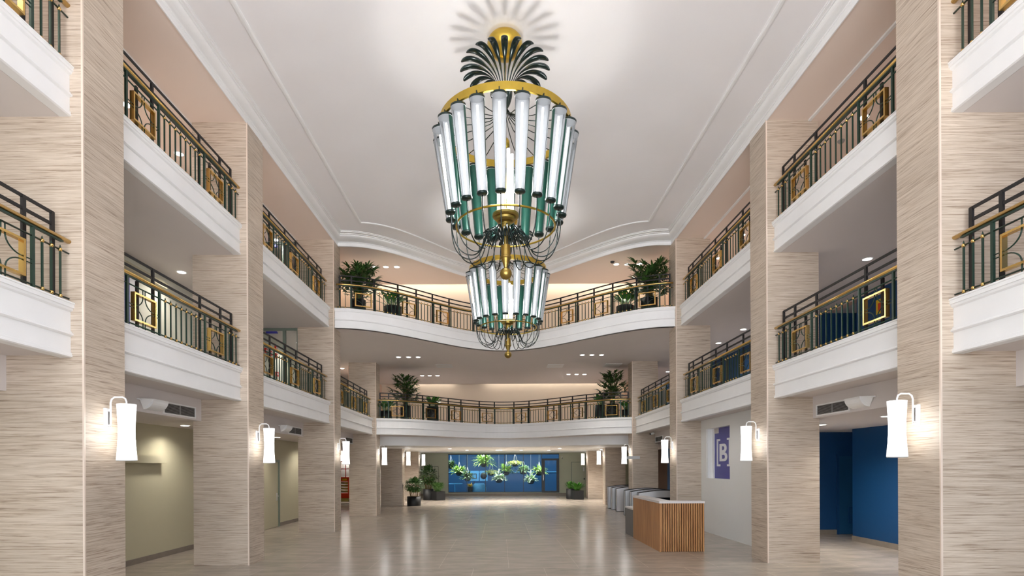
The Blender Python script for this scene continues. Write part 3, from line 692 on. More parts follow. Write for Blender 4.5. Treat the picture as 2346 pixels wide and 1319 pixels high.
MB().box(2.82, 2.85, 37.87, 37.90, 1.0, 1.4, 'steel').box(2.82, 2.85, 37.87, 37.93, 1.02, 1.05, 'steel').box(2.82, 2.85, 37.87, 37.93, 1.35, 1.38, 'steel').build('handle', d)
struct('floor', MB().box(-8, 8, 38.2, 44, -.2, 0, 'blue_court'), 'blue courtyard floor outside the window')
struct('wall_back', MB().box(-8, 8, 43.3, 43.5, 0, 4.6, 'blue_court').box(-8, 8, 43.22, 43.3, 1.50, 1.56, 'blue_light').box(-8, 8, 43.26, 43.3, .05, 1.35, 'blue_court')
       .box(-8.2, -8, 38.2, 43.5, 0, 4.6, 'blue_court').box(8, 8.2, 38.2, 43.5, 0, 4.6, 'blue_court').box(-8, 8, 38.2, 38.3, 2.9, 4.6, 'blue_court'), 'bright blue courtyard wall outside the window', 'wall')
struct('ceiling', MB().box(-8.2, 8.2, 41.2, 43.5, 4.6, 4.7, 'white_paint'), 'unseen roof added to shade the far side of the courtyard', 'ceiling')  # out of view, added to cut the daylight falling into the courtyard

def leaf_blade(mb, base, d, L, wd, m, bend=.5, n=5, fold=0):
    """a tapering leaf from base along d, drooping; wd half width"""
    d = Vector(d).normalized(); side = d.cross(Vector((0, 0, 1)))
    if side.length < .05: side = Vector((random.uniform(-1, 1), random.uniform(-1, 1), 0))
    side.normalize(); p = Vector(base); vs = []
    for i in range(n + 1):
        u = i / n; w_ = wd * (sin(pi * min(1, u * .9 + .07)) ** .8)
        if i == n: w_ = 0.001
        vs += [p - side * w_, p + side * w_]
        dd = Vector((d.x, d.y, d.z - bend * (u ** 1.3) * 1.6)).normalized(); p = p + dd * (L / n)
    mb.add(vs, [(2 * i, 2 * i + 1, 2 * i + 3, 2 * i + 2) for i in range(n)], m)
def pot(t, r, h, square=False):
    m = MB()
    if square: m.box(-r, r, -r, r, 0, h - .05, 'pot_black').box(-r, -r + .02, -r, r, h - .05, h, 'pot_black').box(r - .02, r, -r, r, h - .05, h, 'pot_black').box(-r + .02, r - .02, -r, -r + .02, h - .05, h, 'pot_black').box(-r + .02, r - .02, r - .02, r, h - .05, h, 'pot_black')
    else: m.lathe([(0, 0), (r * .97, 0), (r, .02), (r, h), (r - .02, h), (r - .02, h - .05)], 'pot_black', 28)
    m.build('pot', t)
    s = MB()
    if square: s.box(-r + .02, r - .02, -r + .02, r - .02, h - .05, h - .03, 'soil')
    else: s.lathe([(0, h - .03), (r - .02, h - .04)], 'soil', 24)
    s.build('soil', t)
def fan_palm(name, label, loc, r, h, H, spread, seed, fans=46, m='leaf_dark', square=False):
    random.seed(seed); t = thing(name, label, 'potted plant', loc, random.uniform(0, 6), None); pot(t, r, h, square)
    st = MB(); fo = MB()
    for k in range(fans):
        a = random.uniform(0, 2 * pi); q = random.random(); rr = spread * (random.random() ** .6) * (.55 + .45 * sin(pi * (.25 + .6 * q)))
        tip = Vector((rr * cos(a), rr * sin(a), h + (H - h) * (.12 + .76 * q)))
        b = Vector((r * .5 * cos(a + 1) * random.random(), r * .5 * sin(a + 1) * random.random(), h - .04)); mid = (b + tip) / 2 + Vector((-.25 * rr * cos(a), -.25 * rr * sin(a), .12 * (H - h)))
        st.tube([b, b * .5 + mid * .5, mid, mid * .5 + tip * .5, tip], .008, 'stem_brown' if k % 2 else m, 4)
        out = Vector((cos(a), sin(a), .55 + .5 * q)).normalized(); sd = out.cross(Vector((0, 0, 1))).normalized(); nl = random.randint(8, 11); LL = spread * random.uniform(.42, .62)
        for j in range(nl):
            th = (j / (nl - 1) - .5) * 3.6
            leaf_blade(fo, tip, out * cos(th) + sd * sin(th) + Vector((0, 0, random.uniform(-.1, .15))), LL * (1 - .12 * abs(th)), .024 * (1 + spread * .4), m, random.uniform(.3, .7), 4)
    st.build('stems', t); fo.build('foliage', t); return t
def broad_plant(name, label, loc, r, h, H, spread, seed, n=26, m='leaf_broad', square=False, wd=.08):
    random.seed(seed); t = thing(name, label, 'potted plant', loc, random.uniform(0, 6)); pot(t, r, h, square)
    st = MB(); fo = MB()
    for k in range(n):
        a = 2 * pi * k * .618; q = random.random(); rr = r * .7 * random.random()
        b = Vector((rr * .5 * cos(a), rr * .5 * sin(a), h - .04)); tilt = .2 + .9 * (1 - q) * random.uniform(.5, 1)
        ln = (H - h) * random.uniform(.35, .6); d = Vector((sin(tilt) * cos(a), sin(tilt) * sin(a), cos(tilt)))
        tip = b + d * ln * min(1, spread / (ln * sin(tilt) + .05) if tilt > .5 else 1)
        st.tube([b, (b + tip) / 2 + Vector((0, 0, .02)), tip], .007, m, 4)
        leaf_blade(fo, tip, d + Vector((.2 * cos(a), .2 * sin(a), 0)), (H - h) * random.uniform(.4, .55), wd * random.uniform(.75, 1.15), m, random.uniform(.15, .55), 6)
    st.build('stems', t); fo.build('foliage', t); return t
def bush(name, label, loc, r, h, H, spread, seed, m='leaf_bush', n=620, trunk=.35):
    random.seed(seed); t = thing(name, label, 'potted plant', loc); pot(t, r, h)
    st = MB(); fo = MB(); cz = h + (H - h) * (trunk + (1 - trunk) / 2); rz_ = (H - h) * (1 - trunk) / 2
    for k in range(12):
        a = 2 * pi * k / 12; st.tube([(r * .5 * cos(a), r * .5 * sin(a), h - .04), (r * .6 * cos(a + .1), r * .6 * sin(a + .1), h + (H - h) * trunk * .6), (spread * .5 * cos(a), spread * .5 * sin(a), cz)], .011, 'stem_brown', 5)
    for k in range(n):
        a = random.uniform(0, 2 * pi); c = random.uniform(-1, 1); q = random.uniform(.45, .95); s_ = math.sqrt(1 - c * c)
        p = Vector((spread * q * s_ * cos(a), spread * q * s_ * sin(a), cz + rz_ * q * c))
        leaf_blade(fo, p, (s_ * cos(a) + random.uniform(-.5, .5), s_ * sin(a) + random.uniform(-.5, .5), c * .7 + .25), spread * random.uniform(.35, .55), .036, m, random.uniform(.3, .9), 4)
    st.build('stems', t); fo.build('foliage', t); return t
def X(px, Y): return (px - 1147.5) * Y / F_PX
# rear third floor
fan_palm('potted_palm', 'tall dark fan palm in a black pot, left end of the third floor rear balcony', (X(822, 17.85), 17.85, Z3), .24, .50, 1.66, .58, 3, 85)
broad_plant('potted_plant', 'low broad leaved plant in a wide black pot by the third floor left palm', (X(901, 18.35), 18.35, Z3), .29, .42, 1.02, .38, 5, 30)
fan_palm('potted_palm', 'tall dark fan palm in a black pot, right end of the third floor rear balcony', (X(1489, 17.8), 17.8, Z3), .26, .50, 1.76, .58, 7, 85)
broad_plant('potted_plant', 'low broad leaved plant in a wide black pot, third floor right of the chandelier', (X(1434, 18.4), 18.4, Z3), .29, .42, 1.02, .38, 9, 30)
# rear second floor
broad_plant('potted_plant', 'broad leaved plant in a black pot at the left pillar, second floor rear', (X(885, 23.3), 23.3, Z2), .24, .36, .98, .36, 11, 26)
fan_palm('potted_palm', 'tall spiky fan palm in a black pot, second floor rear left', (X(930, 23.75), 23.75, Z2), .22, .62, 2.0, .56, 13, 75)
broad_plant('potted_plant', 'broad leaved plant in a tall black pot, second floor rear right of the left palm', (X(992, 24.2), 24.2, Z2), .25, .62, 1.18, .36, 15, 20)
broad_plant('potted_plant', 'broad leaved plant in a tall black pot left of the right palm, second floor rear', (X(1376, 23.9), 23.9, Z2), .24, .62, 1.15, .38, 17, 24)
fan_palm('potted_palm', 'tall dense fan palm in a black pot, second floor rear right', (X(1404, 23.6), 23.6, Z2), .25, .62, 2.12, .58, 19, 85)
broad_plant('potted_plant', 'small leafy plant in a black pot against the right pillar, second floor rear', (X(1434, 23.45), 23.45, Z2), .15, .38, .86, .20, 21, 22)
# ground floor
bush('potted_bush', 'round leafy bush in a low black pot, in front of the left lobby group', (X(948, 28.4), 28.4, 0), .34, .46, 1.32, .46, 23, trunk=.3)
bush('potted_bush', 'tallest bushy plant in a tall black pot beside the lobby hatch', (X(981, 33.2), 33.2, 0), .30, .64, 1.95, .52, 25, 'leaf_dark', trunk=.25)
broad_plant('potted_plant', 'leafy plant in a square black planter left of the back window', (X(1002.5, 33.0), 33.0, 0), .31, .52, 1.18, .42, 27, 90, 'leaf_bush', True, .05)
broad_plant('potted_plant', 'dark glossy plant in a square black planter right of the back window', (X(1322.5, 33.2), 33.2, 0), .30, .53, 1.10, .44, 29, 90, 'leaf_broad', True, .045)
broad_plant('potted_plant', 'dark glossy plant in a black pot tucked behind the right square planter', (X(1307, 33.9), 33.9, 0), .26, .60, 1.12, .34, 31, 60, 'leaf_broad', False, .045)

# hanging plants in the courtyard
def hanging(px, py, Y, rad, bw, style, label, seed, hoz=4.5):
    random.seed(seed); z = 1.9 + (1070 - py) * Y / F_PX; rad *= 1.15; t = thing('hanging_plant', label, 'hanging plant', (X(px, Y), Y, z), 0, 'hanging plants in the blue courtyard')
    b = MB(); b.lathe([(0, -.24), (bw * .6, -.22), (bw * .9, -.12), (bw, 0), (bw - .02, 0), (bw * .85, -.10), (0, -.18)], 'pot_black', 16); b.build('basket', t)
    h = MB()
    for k in range(3):
        a = 2 * pi * k / 3 + .3; h.tube([(bw * .9 * cos(a), bw * .9 * sin(a), 0), (0, 0, .75)], .008, 'white_metal', 4)
    h.tube([(0, 0, .75), (0, 0, hoz - z)], .008, 'white_metal', 4); h.build('hanger', t)
    fo = MB(); m = {'fern': 'leaf_lime', 'gold': 'leaf_gold', 'broad': 'leaf_bush', 'white': 'leaf_white'}[style]
    for k in range(120 if style != 'gold' else 320):
        a = random.uniform(0, 2 * pi)
        if style == 'gold':
            q = random.random() ** .5; p = (rad * q * cos(a), rad * q * sin(a), .12 * (1 - q) + random.uniform(-.12, .1)); leaf_blade(fo, p, (cos(a), sin(a), random.uniform(-.4, .8)), .13, .035, m, .6, 3)
        else:
            e = random.uniform(-.1, 1.3); leaf_blade(fo, (bw * .4 * cos(a), bw * .4 * sin(a), .0), (cos(a) * cos(e), sin(a) * cos(e), sin(e) + .2), rad * random.uniform(.75, 1.15), .055 if style == 'fern' else .06, m, random.uniform(.5, 1.0), 6)
    fo.build('foliage', t)
for q in [(1033, 1066, 41.0, .40, .20, 'broad', 'dark green hanging plant half cut by the left window frame', 1), (1052, 1082, 40.2, .58, .24, 'fern', 'bright green hanging fern in the leftmost window pane', 2),
          (1071, 1094, 39.6, .50, .24, 'broad', 'drooping hanging plant behind the first mullion from the left', 3), (1108, 1062, 40.0, .78, .22, 'fern', 'largest pale hanging fern, high in the second pane', 4),
          (1124.5, 1082, 40.4, .52, .26, 'gold', 'yellow green hanging plant just right of the largest fern', 5), (1143, 1098, 39.5, .44, .28, 'white', 'low hanging basket with sparse leaves in the middle of the window', 6),
          (1160, 1081, 40.4, .60, .22, 'fern', 'bushy hanging fern across the centre mullion', 7), (1180, 1061, 40.2, .46, .24, 'gold', 'round yellow hanging plant high in the fourth pane', 8),
          (1199, 1079, 40.6, .46, .28, 'white', 'hanging plant in a dark bowl by the fifth mullion', 9), (1216, 1101, 39.6, .46, .26, 'white', 'lowest hanging basket in the fifth pane', 10),
          (1235, 1082, 40.3, .56, .24, 'fern', 'hanging fern partly behind the glass door frame', 11)]: hanging(*q)
t = thing('wall_artwork', 'light blue framed square panel among the hanging plants', 'wall panel', (X(1086, 42), 42.0, .9))
MB().box(-.35, .35, 0, .05, 0, .75, 'blue_light').build('board', t)
MB().box(-.19, .19, -.02, 0, .16, .20, 'black_frame').box(-.19, .19, -.02, 0, .50, .54, 'black_frame').box(-.19, -.15, -.02, 0, .20, .50, 'black_frame').box(.15, .19, -.02, 0, .20, .50, 'black_frame').build('inner_frame', t)
MB().box(-.03, .03, .05, .10, -.9, .7, 'black_frame').build('post', t)
MB().box(.42, 1.0, 0, .05, 0, .75, 'blue_light').lathe([(0, 0), (.24, 0), (.24, .02), (0, .02)], 'black_frame', 20, c=(.71, -.01, .38), mtx=Matrix.Rotation(pi / 2, 3, 'X')).build('round_panel', t)
t = thing('garden_chair', 'rounded blue grey garden chair low behind the second pane', 'chair', (X(1098, 41), 41.0, 0))
MB().lathe([(0, .02), (.45, .02), (.52, .25), (.50, .45), (.42, .66), (.34, .74), (.30, .66), (.34, .48), (0, .44)], 'blue_light', 24).build('shell', t); MB().box(-.2, .15, -.42, -.1, .46, .52, 'sign_white').build('cushion', t)
t = thing('flower_pot', 'orange flower bunch in a pot beside the round garden chair', 'plant', (X(1077, 40.6), 40.6, 0))
MB().lathe([(0, 0), (.14, 0), (.19, .5), (.17, .5), (0, .45)], 'pot_black', 14).build('pot', t)
random.seed(5); q = MB()
for k in range(40): leaf_blade(q, (0, 0, .5), (random.uniform(-1, 1), random.uniform(-1, 1), random.uniform(.2, 1)), random.uniform(.2, .42), .05, 'yellow_label', .3, 3)
q.build('flowers', t)
t = thing('courtyard_table', 'pale blue curved garden table below the left hanging fern', 'table', (X(1042, 41), 41.0, 0))
MB().lathe([(0, .74), (.55, .74), (.56, .71), (0, .71)], 'blue_light', 24).build('table_top', t); MB().lathe([(.05, .71), (.04, .1), (.25, .02), (.25, 0), (0, 0)], 'blue_light', 12).build('leg', t)

# ------------------------------------------------------------------ other doors
d = struct('door_2', MB(), 'plain grey green door in the left aisle wall behind the second pillar', 'door')
MB().box(WL, WL + .05, 17.3, 17.36, 0, 2.17, 'frame_sage').box(WL, WL + .05, 18.52, 18.62, 0, 2.17, 'frame_sage').box(WL, WL + .05, 17.36, 18.52, 2.10, 2.17, 'frame_sage').build('door_frame', d)
MB().box(WL, WL + .025, 17.36, 18.52, .01, 2.10, 'olive_paint').build('door_leaf', d)
MB().tube([(WL + .03, 18.42, 1.0), (WL + .08, 18.42, 1.0), (WL + .08, 18.30, 1.0)], .012, 'steel', 8).box(WL + .02, WL + .03, 18.38, 18.46, .85, 1.1, 'steel').build('handle', d)
d = struct('door_3', MB(), 'dark blue door with a louvred grille in the blue recess', 'door')
MB().box(9.30, 9.36, 15.70, 15.75, 0, 2.22, 'navy_paint').box(10.3, 10.36, 15.70, 15.75, 0, 2.22, 'navy_paint').box(9.36, 10.3, 15.70, 15.75, 2.16, 2.22, 'navy_paint').build('door_frame', d)
MB().box(9.36, 10.3, 15.73, 15.75, .01, 2.16, 'navy_door').build('door_leaf', d)
g = MB().box(9.62, 10.14, 15.71, 15.73, .30, .34, 'navy_paint').box(9.62, 10.14, 15.71, 15.73, .72, .76, 'navy_paint').box(9.62, 9.66, 15.71, 15.73, .34, .72, 'navy_paint').box(10.10, 10.14, 15.71, 15.73, .34, .72, 'navy_paint')
for k in range(8): g.box(9.66, 10.10, 15.712, 15.73, .36 + k * .045, .375 + k * .045, 'navy_paint')
g.build('grille', d)
d = struct('door_4', MB(), 'sage green door at the right end of the back wall', 'door')
MB().box(4.70, 4.74, 37.97, 38, 0, 2.24, 'frame_sage').box(5.70, 5.74, 37.97, 38, 0, 2.24, 'frame_sage').box(4.74, 5.70, 37.97, 38, 2.20, 2.24, 'frame_sage').build('door_frame', d)
MB().box(4.74, 5.70, 37.985, 38, .01, 2.20, 'sage_paint').build('door_leaf', d)
MB().box(5.56, 5.62, 37.95, 37.985, 1.05, 1.15, 'black_frame').tube([(5.6, 37.96, 1.1), (5.6, 37.92, 1.1), (5.48, 37.92, 1.1)], .015, 'black_frame', 6).build('handle', d)
MB().box(5.50, 5.60, 37.978, 37.985, 1.62, 1.88, 'sign_grey').build('notice', d)
d = struct('door_5', MB(), 'small flush hatch in the back wall left of the window', 'door')
MB().box(-4.90, -4.88, 37.985, 38, 0, 1.97, 'black_frame').box(-4.20, -4.18, 37.985, 38, 0, 1.97, 'black_frame').box(-4.88, -4.20, 37.985, 38, 1.95, 1.97, 'black_frame').build('door_frame', d)
MB().box(-4.88, -4.20, 37.99, 38, .16, 1.95, 'sage_paint').build('door_leaf', d)
# sliding door track, left ground floor
t = thing('sliding_door', 'pale olive sliding door with boxed overhead track on the left wall', 'door', (WL, 11.0, 0))
MB().box(0, .14, -1.6, 1.20, 2.02, 2.17, 'olive_paint').build('track_box', t); MB().box(.02, .06, -1.6, -.35, .01, 2.02, 'olive_paint').build('door_leaf', t)
# left second floor: header, notice strip
t = thing('wall_track_box', 'long grey box near the top of the second floor left wall', 'wall box', (WL, 10.6, Z2))
MB().box(0, .13, -2.4, 1.65, 1.90, 2.03, 'olive_paint').build('housing', t)
t = thing('notice_banner', 'narrow navy and white vertical banner on the second floor left wall', 'banner', (WL, 11.35, Z2 + .1))
MB().box(0, .03, -.22, .02, 0, 1.78, 'sign_white').build('white_strip', t); MB().box(0, .035, -.32, -.22, 0, 1.85, 'sign_blue').build('navy_strip', t)
# glass partitions at the third pillar, left side
for zt, zc, nm, y in ((Z2, Z3B, 'second', 16.95), (Z3, ZC - .03, 'third', 16.95)):
    t = thing('glass_partition', 'grey green framed glass screen closing the left %s floor gallery' % nm, 'glass partition', ((WL + OL) / 2, y, zt))
    x0, x1 = -(OL - WL) / 2 + .0, (OL - WL) / 2; H = zc - zt
    MB().box(x0, x1, -.03, .03, H - .07, H, 'frame_sage').box(x1 - .05, x1, -.03, .03, 0, H - .07, 'frame_sage').box(x0, x0 + .06, -.03, .03, 0, H - .07, 'frame_sage').box(x1 - .47, x1 - .38, -.03, .03, 0, H - .07, 'frame_sage').build('frame', t)
    MB().box(x1 - .38, x1 - .05, -.005, .005, 0, H - .07, 'pane_glass').build('pane', t)
    MB().box(x0 + .06, x1 - .47, -.005, .005, 0, H - .07, 'pane_glass').build('door_leaf', t)
    MB().box(x1 - .95, x1 - .62, -.09, -.01, H - .17, H - .11, 'sign_blue').build('door_closer', t)
for k, (px, py) in enumerate([(609, 798), (620, 804), (632, 792), (632.5, 810), (634, 852)]):
    Y = 7.3 * F_PX / (1147.5 - px); z = 1.9 + (1070 - py - 2.4) * Y / F_PX
    t = thing('fire_alarm', ['red alarm box nearest the pillar edge, second floor left', 'red alarm box just right of the first one', 'highest red alarm box behind the glass screen', 'red alarm box directly under the highest one', 'lowest red alarm box behind the glass screen'][k], 'alarm box', (WL, Y, z))
    MB().box(0, .05, -.07, .07, -.07, .07, 'red_paint').build('housing', t); MB().lathe([(0, .06), (.03, .055), (.035, .05)], 'sign_white', 10, mtx=Matrix.Rotation(pi / 2, 3, 'Y')).build('button', t)
t = thing('wall_notice', 'orange and yellow notice on the blue second floor wall', 'notice', (WR, 8.92 * F_PX / 873, 1.9 + 366 * 8.92 / 873))
MB().box(-.01, 0, -.17, .17, -.17, .17, 'yellow_label').box(-.014, -.01, -.06, .10, -.10, .08, 'orange_paint').build('sheet', t)

# ------------------------------------------------------------------ vents and loudspeaker horns on the bulkheads
for s, xb, ys in (('left', -5.86, (10.36, 16.16, 21.9)), ('right', 6.115, (10.45, None, 21.9))):
    sg = 1 if s == 'left' else -1
    for k, y in enumerate(ys):
        if y is None: continue
        bay = ['second', 'third', 'fourth'][k]
        t = thing('air_vent', 'rectangular louvred air grille on the %s bulkhead beside the %s pillar' % (s, bay), 'vent', (xb, y, 2.965))
        MB().box(0, sg * .02, -.52, .52, .085, .11, 'white_metal').box(0, sg * .02, -.52, .52, -.11, -.085, 'white_metal').box(0, sg * .02, -.52, -.495, -.085, .085, 'white_metal').box(0, sg * .02, .495, .52, -.085, .085, 'white_metal').build('frame', t)
        MB().box(0, sg * .004, -.495, .495, -.085, .085, 'vent_dark').build('backing', t)
        v = MB()
        for j in range(8): v.box(sg * .005, sg * .015, -.495, .495, -.075 + j * .021, -.069 + j * .021, 'vent_slat')
        v.box(sg * .004, sg * .018, -.008, .008, -.085, .085, 'vent_slat'); v.build('slats', t)
        if k < 2:
            # wedge shaped shade on a small bracket
            yy = y - 1.05
            u = thing('wall_reflector', 'white quarter round wall light shade beside the %s air grille near the %s pillar' % (s, bay), 'wall light', (xb, yy, 2.90))
            m = MB(); n = 8; vs = []
            for yv in (.0, .42):
                for i in range(n + 1):
                    a = pi / 2 * i / n; vs.append((sg * .17 * sin(a), yv, .15 - .17 * cos(a) + .0))
                vs.append((0, yv, .15))
            q = n + 2
            m.add(vs, [(i, i + 1, q + i + 1, q + i) for i in range(n)] + [tuple(range(q)), tuple(range(2 * q - 1, q - 1, -1)), (n, n + 1, q + n + 1, q + n)], 'white_metal')
            m.build('shade', u)
            MB().tube([(0, -.16, .13), (sg * .03, -.16, .13), (sg * .05, .0, .10)], .012, 'white_metal', 6).add([(sg * .17, 0, .15), (0, 0, -.02), (0, 0, .15), (sg * .03, -.15, .14)], [(0, 1, 3), (1, 2, 3), (2, 0, 3)], 'white_metal').build('bracket', u)

# ------------------------------------------------------------------ sign behind the partition window
t = thing('wall_sign', 'blue sign with white bracketed letter B set in the white partition window', 'sign', (PX1 + .01, (SY0 + SY1) / 2, SZ0))
hw = (SY1 - SY0) / 2
MB().box(0, .03, -hw - .3, hw - .02, -.1, SZ1 - SZ0 + .1, 'sign_blue').build('board', t)
MB().box(-.16, .03, hw - .06, hw - .015, 0, SZ1 - SZ0, 'panel_white').box(-.03, .0, hw - .16, hw - .06, 0, SZ1 - SZ0, 'panel_white').build('side_jamb', t)
def lett(mb, pts, y0, z0, sc, x=-.012):
    pass
yc = lambda px: X_on(px)
def Yp(px, xx=PX1): return xx * F_PX / (px - 1147.5)     # depth of a pixel column on the sign plane
def Zp(py, Y): return 1.9 + (1070 - py - 2.2) * Y / F_PX
oy = (SY0 + SY1) / 2
def rct(m, pxa, pya, pxb, pyb):
    """rectangle given at its left pixel column heights"""
    ya, yb = Yp(pxa), Yp(pxb); za, zb = Zp(pya, ya), Zp(pyb, ya)
    m.box(-.012, -.001, ya - oy, yb - oy, za - SZ0, zb - SZ0, 'sign_white'); return m
m = MB()
yl, yr = Yp(1642.3), Yp(1649.8)
zt_, zb_ = Zp(1006, yl) - SZ0, Zp(1068, yl) - SZ0
m.box(-.012, -.001, yl - oy - .09, yl - oy, zb_, zt_, 'sign_white').box(-.012, -.001, yr - oy, yl - oy - .09, zt_ - .055, zt_, 'sign_white').box(-.012, -.001, yr - oy, yl - oy - .09, zb_, zb_ + .055, 'sign_white')
m.build('left_bracket', t)
m = MB(); ye = Yp(1665.5); y2 = ye - .22
m.box(-.012, -.001, y2 - oy, y2 - oy + .09, zb_, zt_, 'sign_white').box(-.012, -.001, y2 - oy + .09, ye - oy, zt_ - .055, zt_, 'sign_white').box(-.012, -.001, y2 - oy + .09, ye - oy, zb_, zb_ + .055, 'sign_white'); m.build('right_bracket', t)
ya, yb = Yp(1648.5), Yp(1666.0); za, zb = Zp(1056.5, ya) - SZ0, Zp(1017, ya) - SZ0
m = MB(); bw_, bh = ya - yb, zb - za; dpt = (-.012, -.001)
def bp(a, b): return (ya - oy - a * bw_, za + b * bh)     # a: 0 left..1 right as read, b: 0 bottom..1 top
def poly_ring(out, inn):
    vs = []
    for (a, b), (c, d) in zip(out, inn):
        for xx in dpt: vs.append((xx,) + bp(a, b))
        for xx in dpt: vs.append((xx,) + bp(c, d))
    n = len(out)
    m.add(vs, [(4 * i, 4 * i + 2, 4 * i + 6, 4 * i + 4) for i in range(n - 1)] + [(4 * i, 4 * i + 4, 4 * i + 5, 4 * i + 1) for i in range(n - 1)] + [(4 * i + 2, 4 * i + 3, 4 * i + 7, 4 * i + 6) for i in range(n - 1)], 'sign_white')
for b0, b1, wd_ in ((.5, 1.0, .92), (0, .5, 1.0)):
    cb2, hh = (b0 + b1) / 2, (b1 - b0) / 2
    out = [(.30, b0)] + [(wd_ - .34 + .34 * cos(q), cb2 + hh * sin(q)) for q in [-pi / 2 + pi * i / 14 for i in range(15)]] + [(.30, b1)]
    inn = [(.30, b0 + .14)] + [(wd_ - .42 + .14 * cos(q), cb2 + (hh - .14) * sin(q)) for q in [-pi / 2 + pi * i / 14 for i in range(15)]] + [(.30, b1 - .14)]
    poly_ring(out, inn)
c0, c1_ = bp(0, 0), bp(.30, 1); m.box(dpt[0], dpt[1], c0[0], c1_[0], c0[1], c1_[1], 'sign_white')
m.build('letter_b', t)

# ------------------------------------------------------------------ reception desk
DX0, DX1, DY0, DY1, DH = 3.53, 4.53, 12.63, 15.17, 1.13
t = thing('reception_desk', 'wooden slatted reception desk with pale grey top in front of the white wall', 'desk', (DX0, DY0, 0))
MB().box(.05, DX1 - DX0 - .01, .045, .08, 0, DH - .05, 'wood_dark').build('front_board', t)
ns = 19; sm_ = proto('slat', lambda: MB().box(-.0165, .0165, 0, .045, 0, DH - .055, 'oak'))
for i in range(ns): inst('slat', sm_, t, (.045 + (DX1 - DX0 - .07) * i / (ns - 1), 0, .005))
MB().box(.0, .024, .0, DY1 - DY0, 0, DH - .05, 'oak').box(.024, .05, .03, DY1 - DY0, 0, DH - .05, 'wood_dark').build('side_panel', t)
MB().box(-.01, .30, .28, DY1 - DY0, DH - .05, DH, 'counter_top').box(-.01, DX1 - DX0 + .005, -.01, .28, DH - .05, DH, 'counter_top').build('counter_top', t)
MB().box(.05, .75, .30, DY1 - DY0, .70, .74, 'counter_top').build('work_surface', t)
MB().box(.02, .72, DY1 - DY0 + .002, DY1 - DY0 + 1.1, .73, .77, 'counter_top').build('low_top', t)
MB().box(.03, .06, DY1 - DY0 + .002, DY1 - DY0 + 1.08, 0, .73, 'desk_grey').box(.06, .70, DY1 - DY0 + 1.04, DY1 - DY0 + 1.08, 0, .73, 'desk_grey').build('end_panel', t)

# ------------------------------------------------------------------ turnstiles
def turnstile():
    t = thing('turnstile', '', 'turnstile', (0, 0, 0), 0, 'steel turnstiles leading to the right')
    L = 1.75; w_ = .13
    b = MB().box(0, .34, -w_, w_, .02, .82, 'steel').box(L - .34, L, -w_, w_, .02, .82, 'steel').box(.34, L - .34, -w_ + .02, w_ - .02, .02, .28, 'steel'); b.build('cabinet', t)
    MB().box(.34, L - .34, -w_ + .03, w_ - .03, .28, .84, 'dark_glass').build('glass_side', t)
    n = 14; vs = []
    for i in range(n + 1):
        x = L * i / n; zt = .97 + .09 * sin(pi * i / n)
        vs += [(x, -w_, .82), (x, w_, .82), (x, w_, zt), (x, -w_, zt)]
    fs = [(4 * i + q, 4 * i + (q + 1) % 4, 4 * i + 4 + (q + 1) % 4, 4 * i + 4 + q) for i in range(n) for q in range(4)] + [(0, 3, 2, 1), (4 * n, 4 * n + 1, 4 * n + 2, 4 * n + 3)]
    MB().add(vs, fs, 'steel').build('arched_lid', t)
    vs = []
    for i in range(n + 1):
        x = L * i / n; zt = .97 + .09 * sin(pi * i / n)
        vs += [(x, -w_ - .008, zt), (x, w_ + .008, zt), (x, w_ + .008, zt + .02), (x, -w_ - .008, zt + .02)]
    MB().add(vs, fs, 'black_frame').build('top_rim', t)
    MB().box(-.01, .0, -w_, -w_ + .02, .02, .97, 'black_frame').box(-.01, 0, w_ - .02, w_, .02, .97, 'black_frame').build('edge_strip', t)
    MB().box(-.005, L + .005, -w_ - .005, w_ + .005, 0, .02, 'black_frame').build('base_plate', t)
    return t
T0 = turnstile(); tn = ['farthest of the row, at the fifth pillar', 'second farthest', 'third farthest, in front of the gap', 'first of the nearer group past the fourth pillar', 'middle of the nearer group', 'nearest, just behind the desk']
for i, y in enumerate([26.0, 25.1, 24.1, 22.12, 21.1, 19.95]):
    o = T0 if i == 0 else copy_tree(T0); o.location = (4.90 if i < 3 else 4.82, y, 0); o['label'] = 'steel turnstile with arched top, ' + tn[i]

# ------------------------------------------------------------------ cameras, blade sign, hatches
def cctv(loc, rz, label):
    t = thing('security_camera', label, 'camera', loc, rz)
    MB().tube([(0, 0, 0), (0, -.02, -.05)], .02, 'white_metal', 8).build('mount', t)
    MB().tube([(0, .05, -.07), (0, -.14, -.10)], .04, 'white_metal', 12).build('body', t); MB().tube([(0, -.14, -.10), (0, -.16, -.103)], .033, 'dark_glass', 12).build('lens', t)
cctv((X(1497, 21.8), 21.8, SOF2 - .001), -1.1, 'white bullet security camera under the balcony by the fourth right pillar')
x, y = at(1403, 599, ZC)
t = thing('ceiling_detector', 'small dark dome detector on the rear third floor ceiling right', 'detector', (x, y, ZC)); MB().lathe([(.07, 0), (.07, -.02), (.045, -.05), (0, -.06)], 'vent_dark', 16).build('dome', t)
x, y = at(1927, 322, ZC - .03)
t = thing('ceiling_detector', 'small detector seen between the balusters, third floor right', 'detector', (x, y, ZC - .03)); MB().lathe([(.07, 0), (.07, -.02), (.045, -.05), (0, -.06)], 'vent_slat', 16).build('dome', t)
t = thing('blade_sign', 'small grey projecting sign plate on the fourth right pillar', 'sign', (5.0, 22.44, 2.20))
MB().box(0, .50, 0, .02, 0, .12, 'sign_grey').build('plate', t); MB().box(.22, .5, .02, .06, .03, .09, 'steel').build('bracket', t)
cctv((X(1288, 37.9), 37.99, 2.60), 0, 'small security camera on the back wall above the glass door')
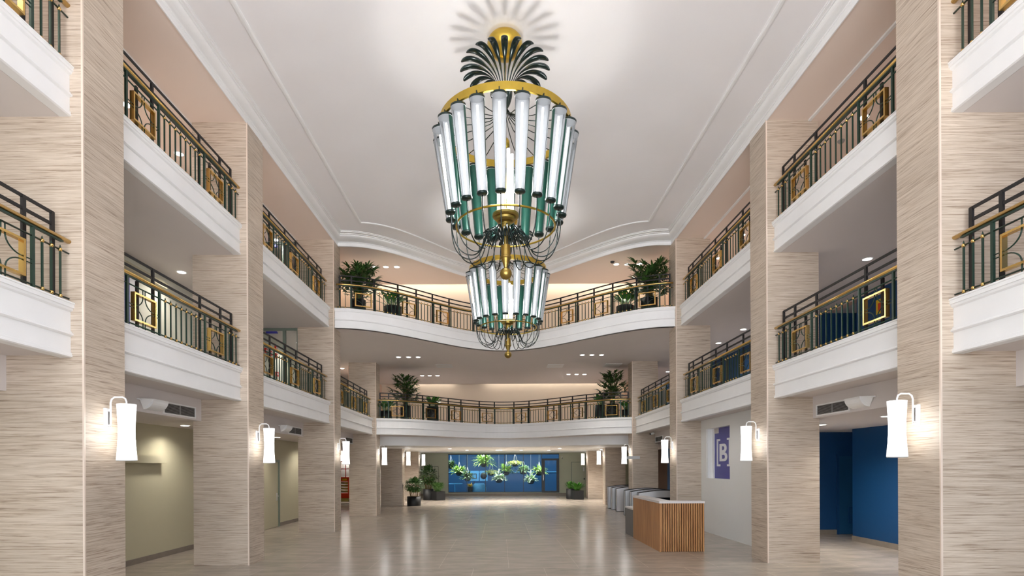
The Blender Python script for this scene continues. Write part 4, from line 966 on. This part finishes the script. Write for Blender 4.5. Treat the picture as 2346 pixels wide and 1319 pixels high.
for i, (px, py) in enumerate([(1018, 838), (1272, 838), (1403, 836)]):
    x, y = at(px, py, Z3B)
    t = thing('ceiling_hatch', ['grey access panel in the second floor rear ceiling left of the chandelier', 'white access panel in the second floor rear ceiling right of the chandelier', 'white access panel in the second floor rear ceiling by the right pillar'][i], 'access panel', (x, y, Z3B))
    MB().box(-.33, .33, -.36, .36, -.012, 0, 'sign_grey' if i == 0 else 'white_paint').build('panel', t)
t = thing('lit_wall_box', 'glowing white rectangular light box above the orange lift', 'light', (-8.85, 32.6, 2.44))
MB().box(-.34, .34, -.06, .40, -.19, .19, 'down_glow').build('box', t)

# ------------------------------------------------------------------ scissor lift
t = thing('scissor_lift', 'orange and red scissor lift parked in the left side lobby', 'lift', (-8.45, 30.4, 0))
MB().box(-.75, .75, -.4, .4, .12, .30, 'cream_metal').box(-.70, .70, -.36, .36, .30, .55, 'orange_paint').build('chassis', t)
wm = proto('wheel', lambda: MB().lathe([(0, -.05), (.15, -.05), (.16, -.03), (.16, .03), (.15, .05), (0, .05)], 'rubber', 18, mtx=Matrix.Rotation(pi / 2, 3, 'X')))
for a in (-.55, .55):
    for b in (-.38, .38): inst('wheel', wm, t, (a, b, .16))
for k in range(4):
    z = .58 + k * .15
    for sg in (-1, 1):
        MB().tube([(-.62 * sg, -.25, z), (.62 * sg, -.25, z + .14)], .028, 'cream_metal', 6).tube([(-.62 * sg, .25, z), (.62 * sg, .25, z + .14)], .028, 'cream_metal', 6).build('scissor_arm', t)
MB().box(-.75, .75, -.4, .4, 1.18, 1.42, 'orange_paint').build('platform', t)
MB().box(.05, .30, -.405, -.4, 1.24, 1.34, 'yellow_label').build('label_plate', t)
g = MB()
for z in (1.85, 2.25):
    for (a, b) in (((-.75, -.4), (.75, -.4)), ((.75, -.4), (.75, .4)), ((.75, .4), (-.75, .4)), ((-.75, .4), (-.75, -.4))): g.tube([(a[0], a[1], z), (b[0], b[1], z)], .02, 'red_paint', 6)
for a in (-.75, -.25, .25, .75):
    for b in (-.4, .4): g.tube([(a, b, 1.42), (a, b, 2.25)], .022, 'red_paint', 6)
g.build('guard_frame', t)
MB().box(.38, .52, -.46, -.40, .45, 1.18, 'orange_paint').build('ladder', t)
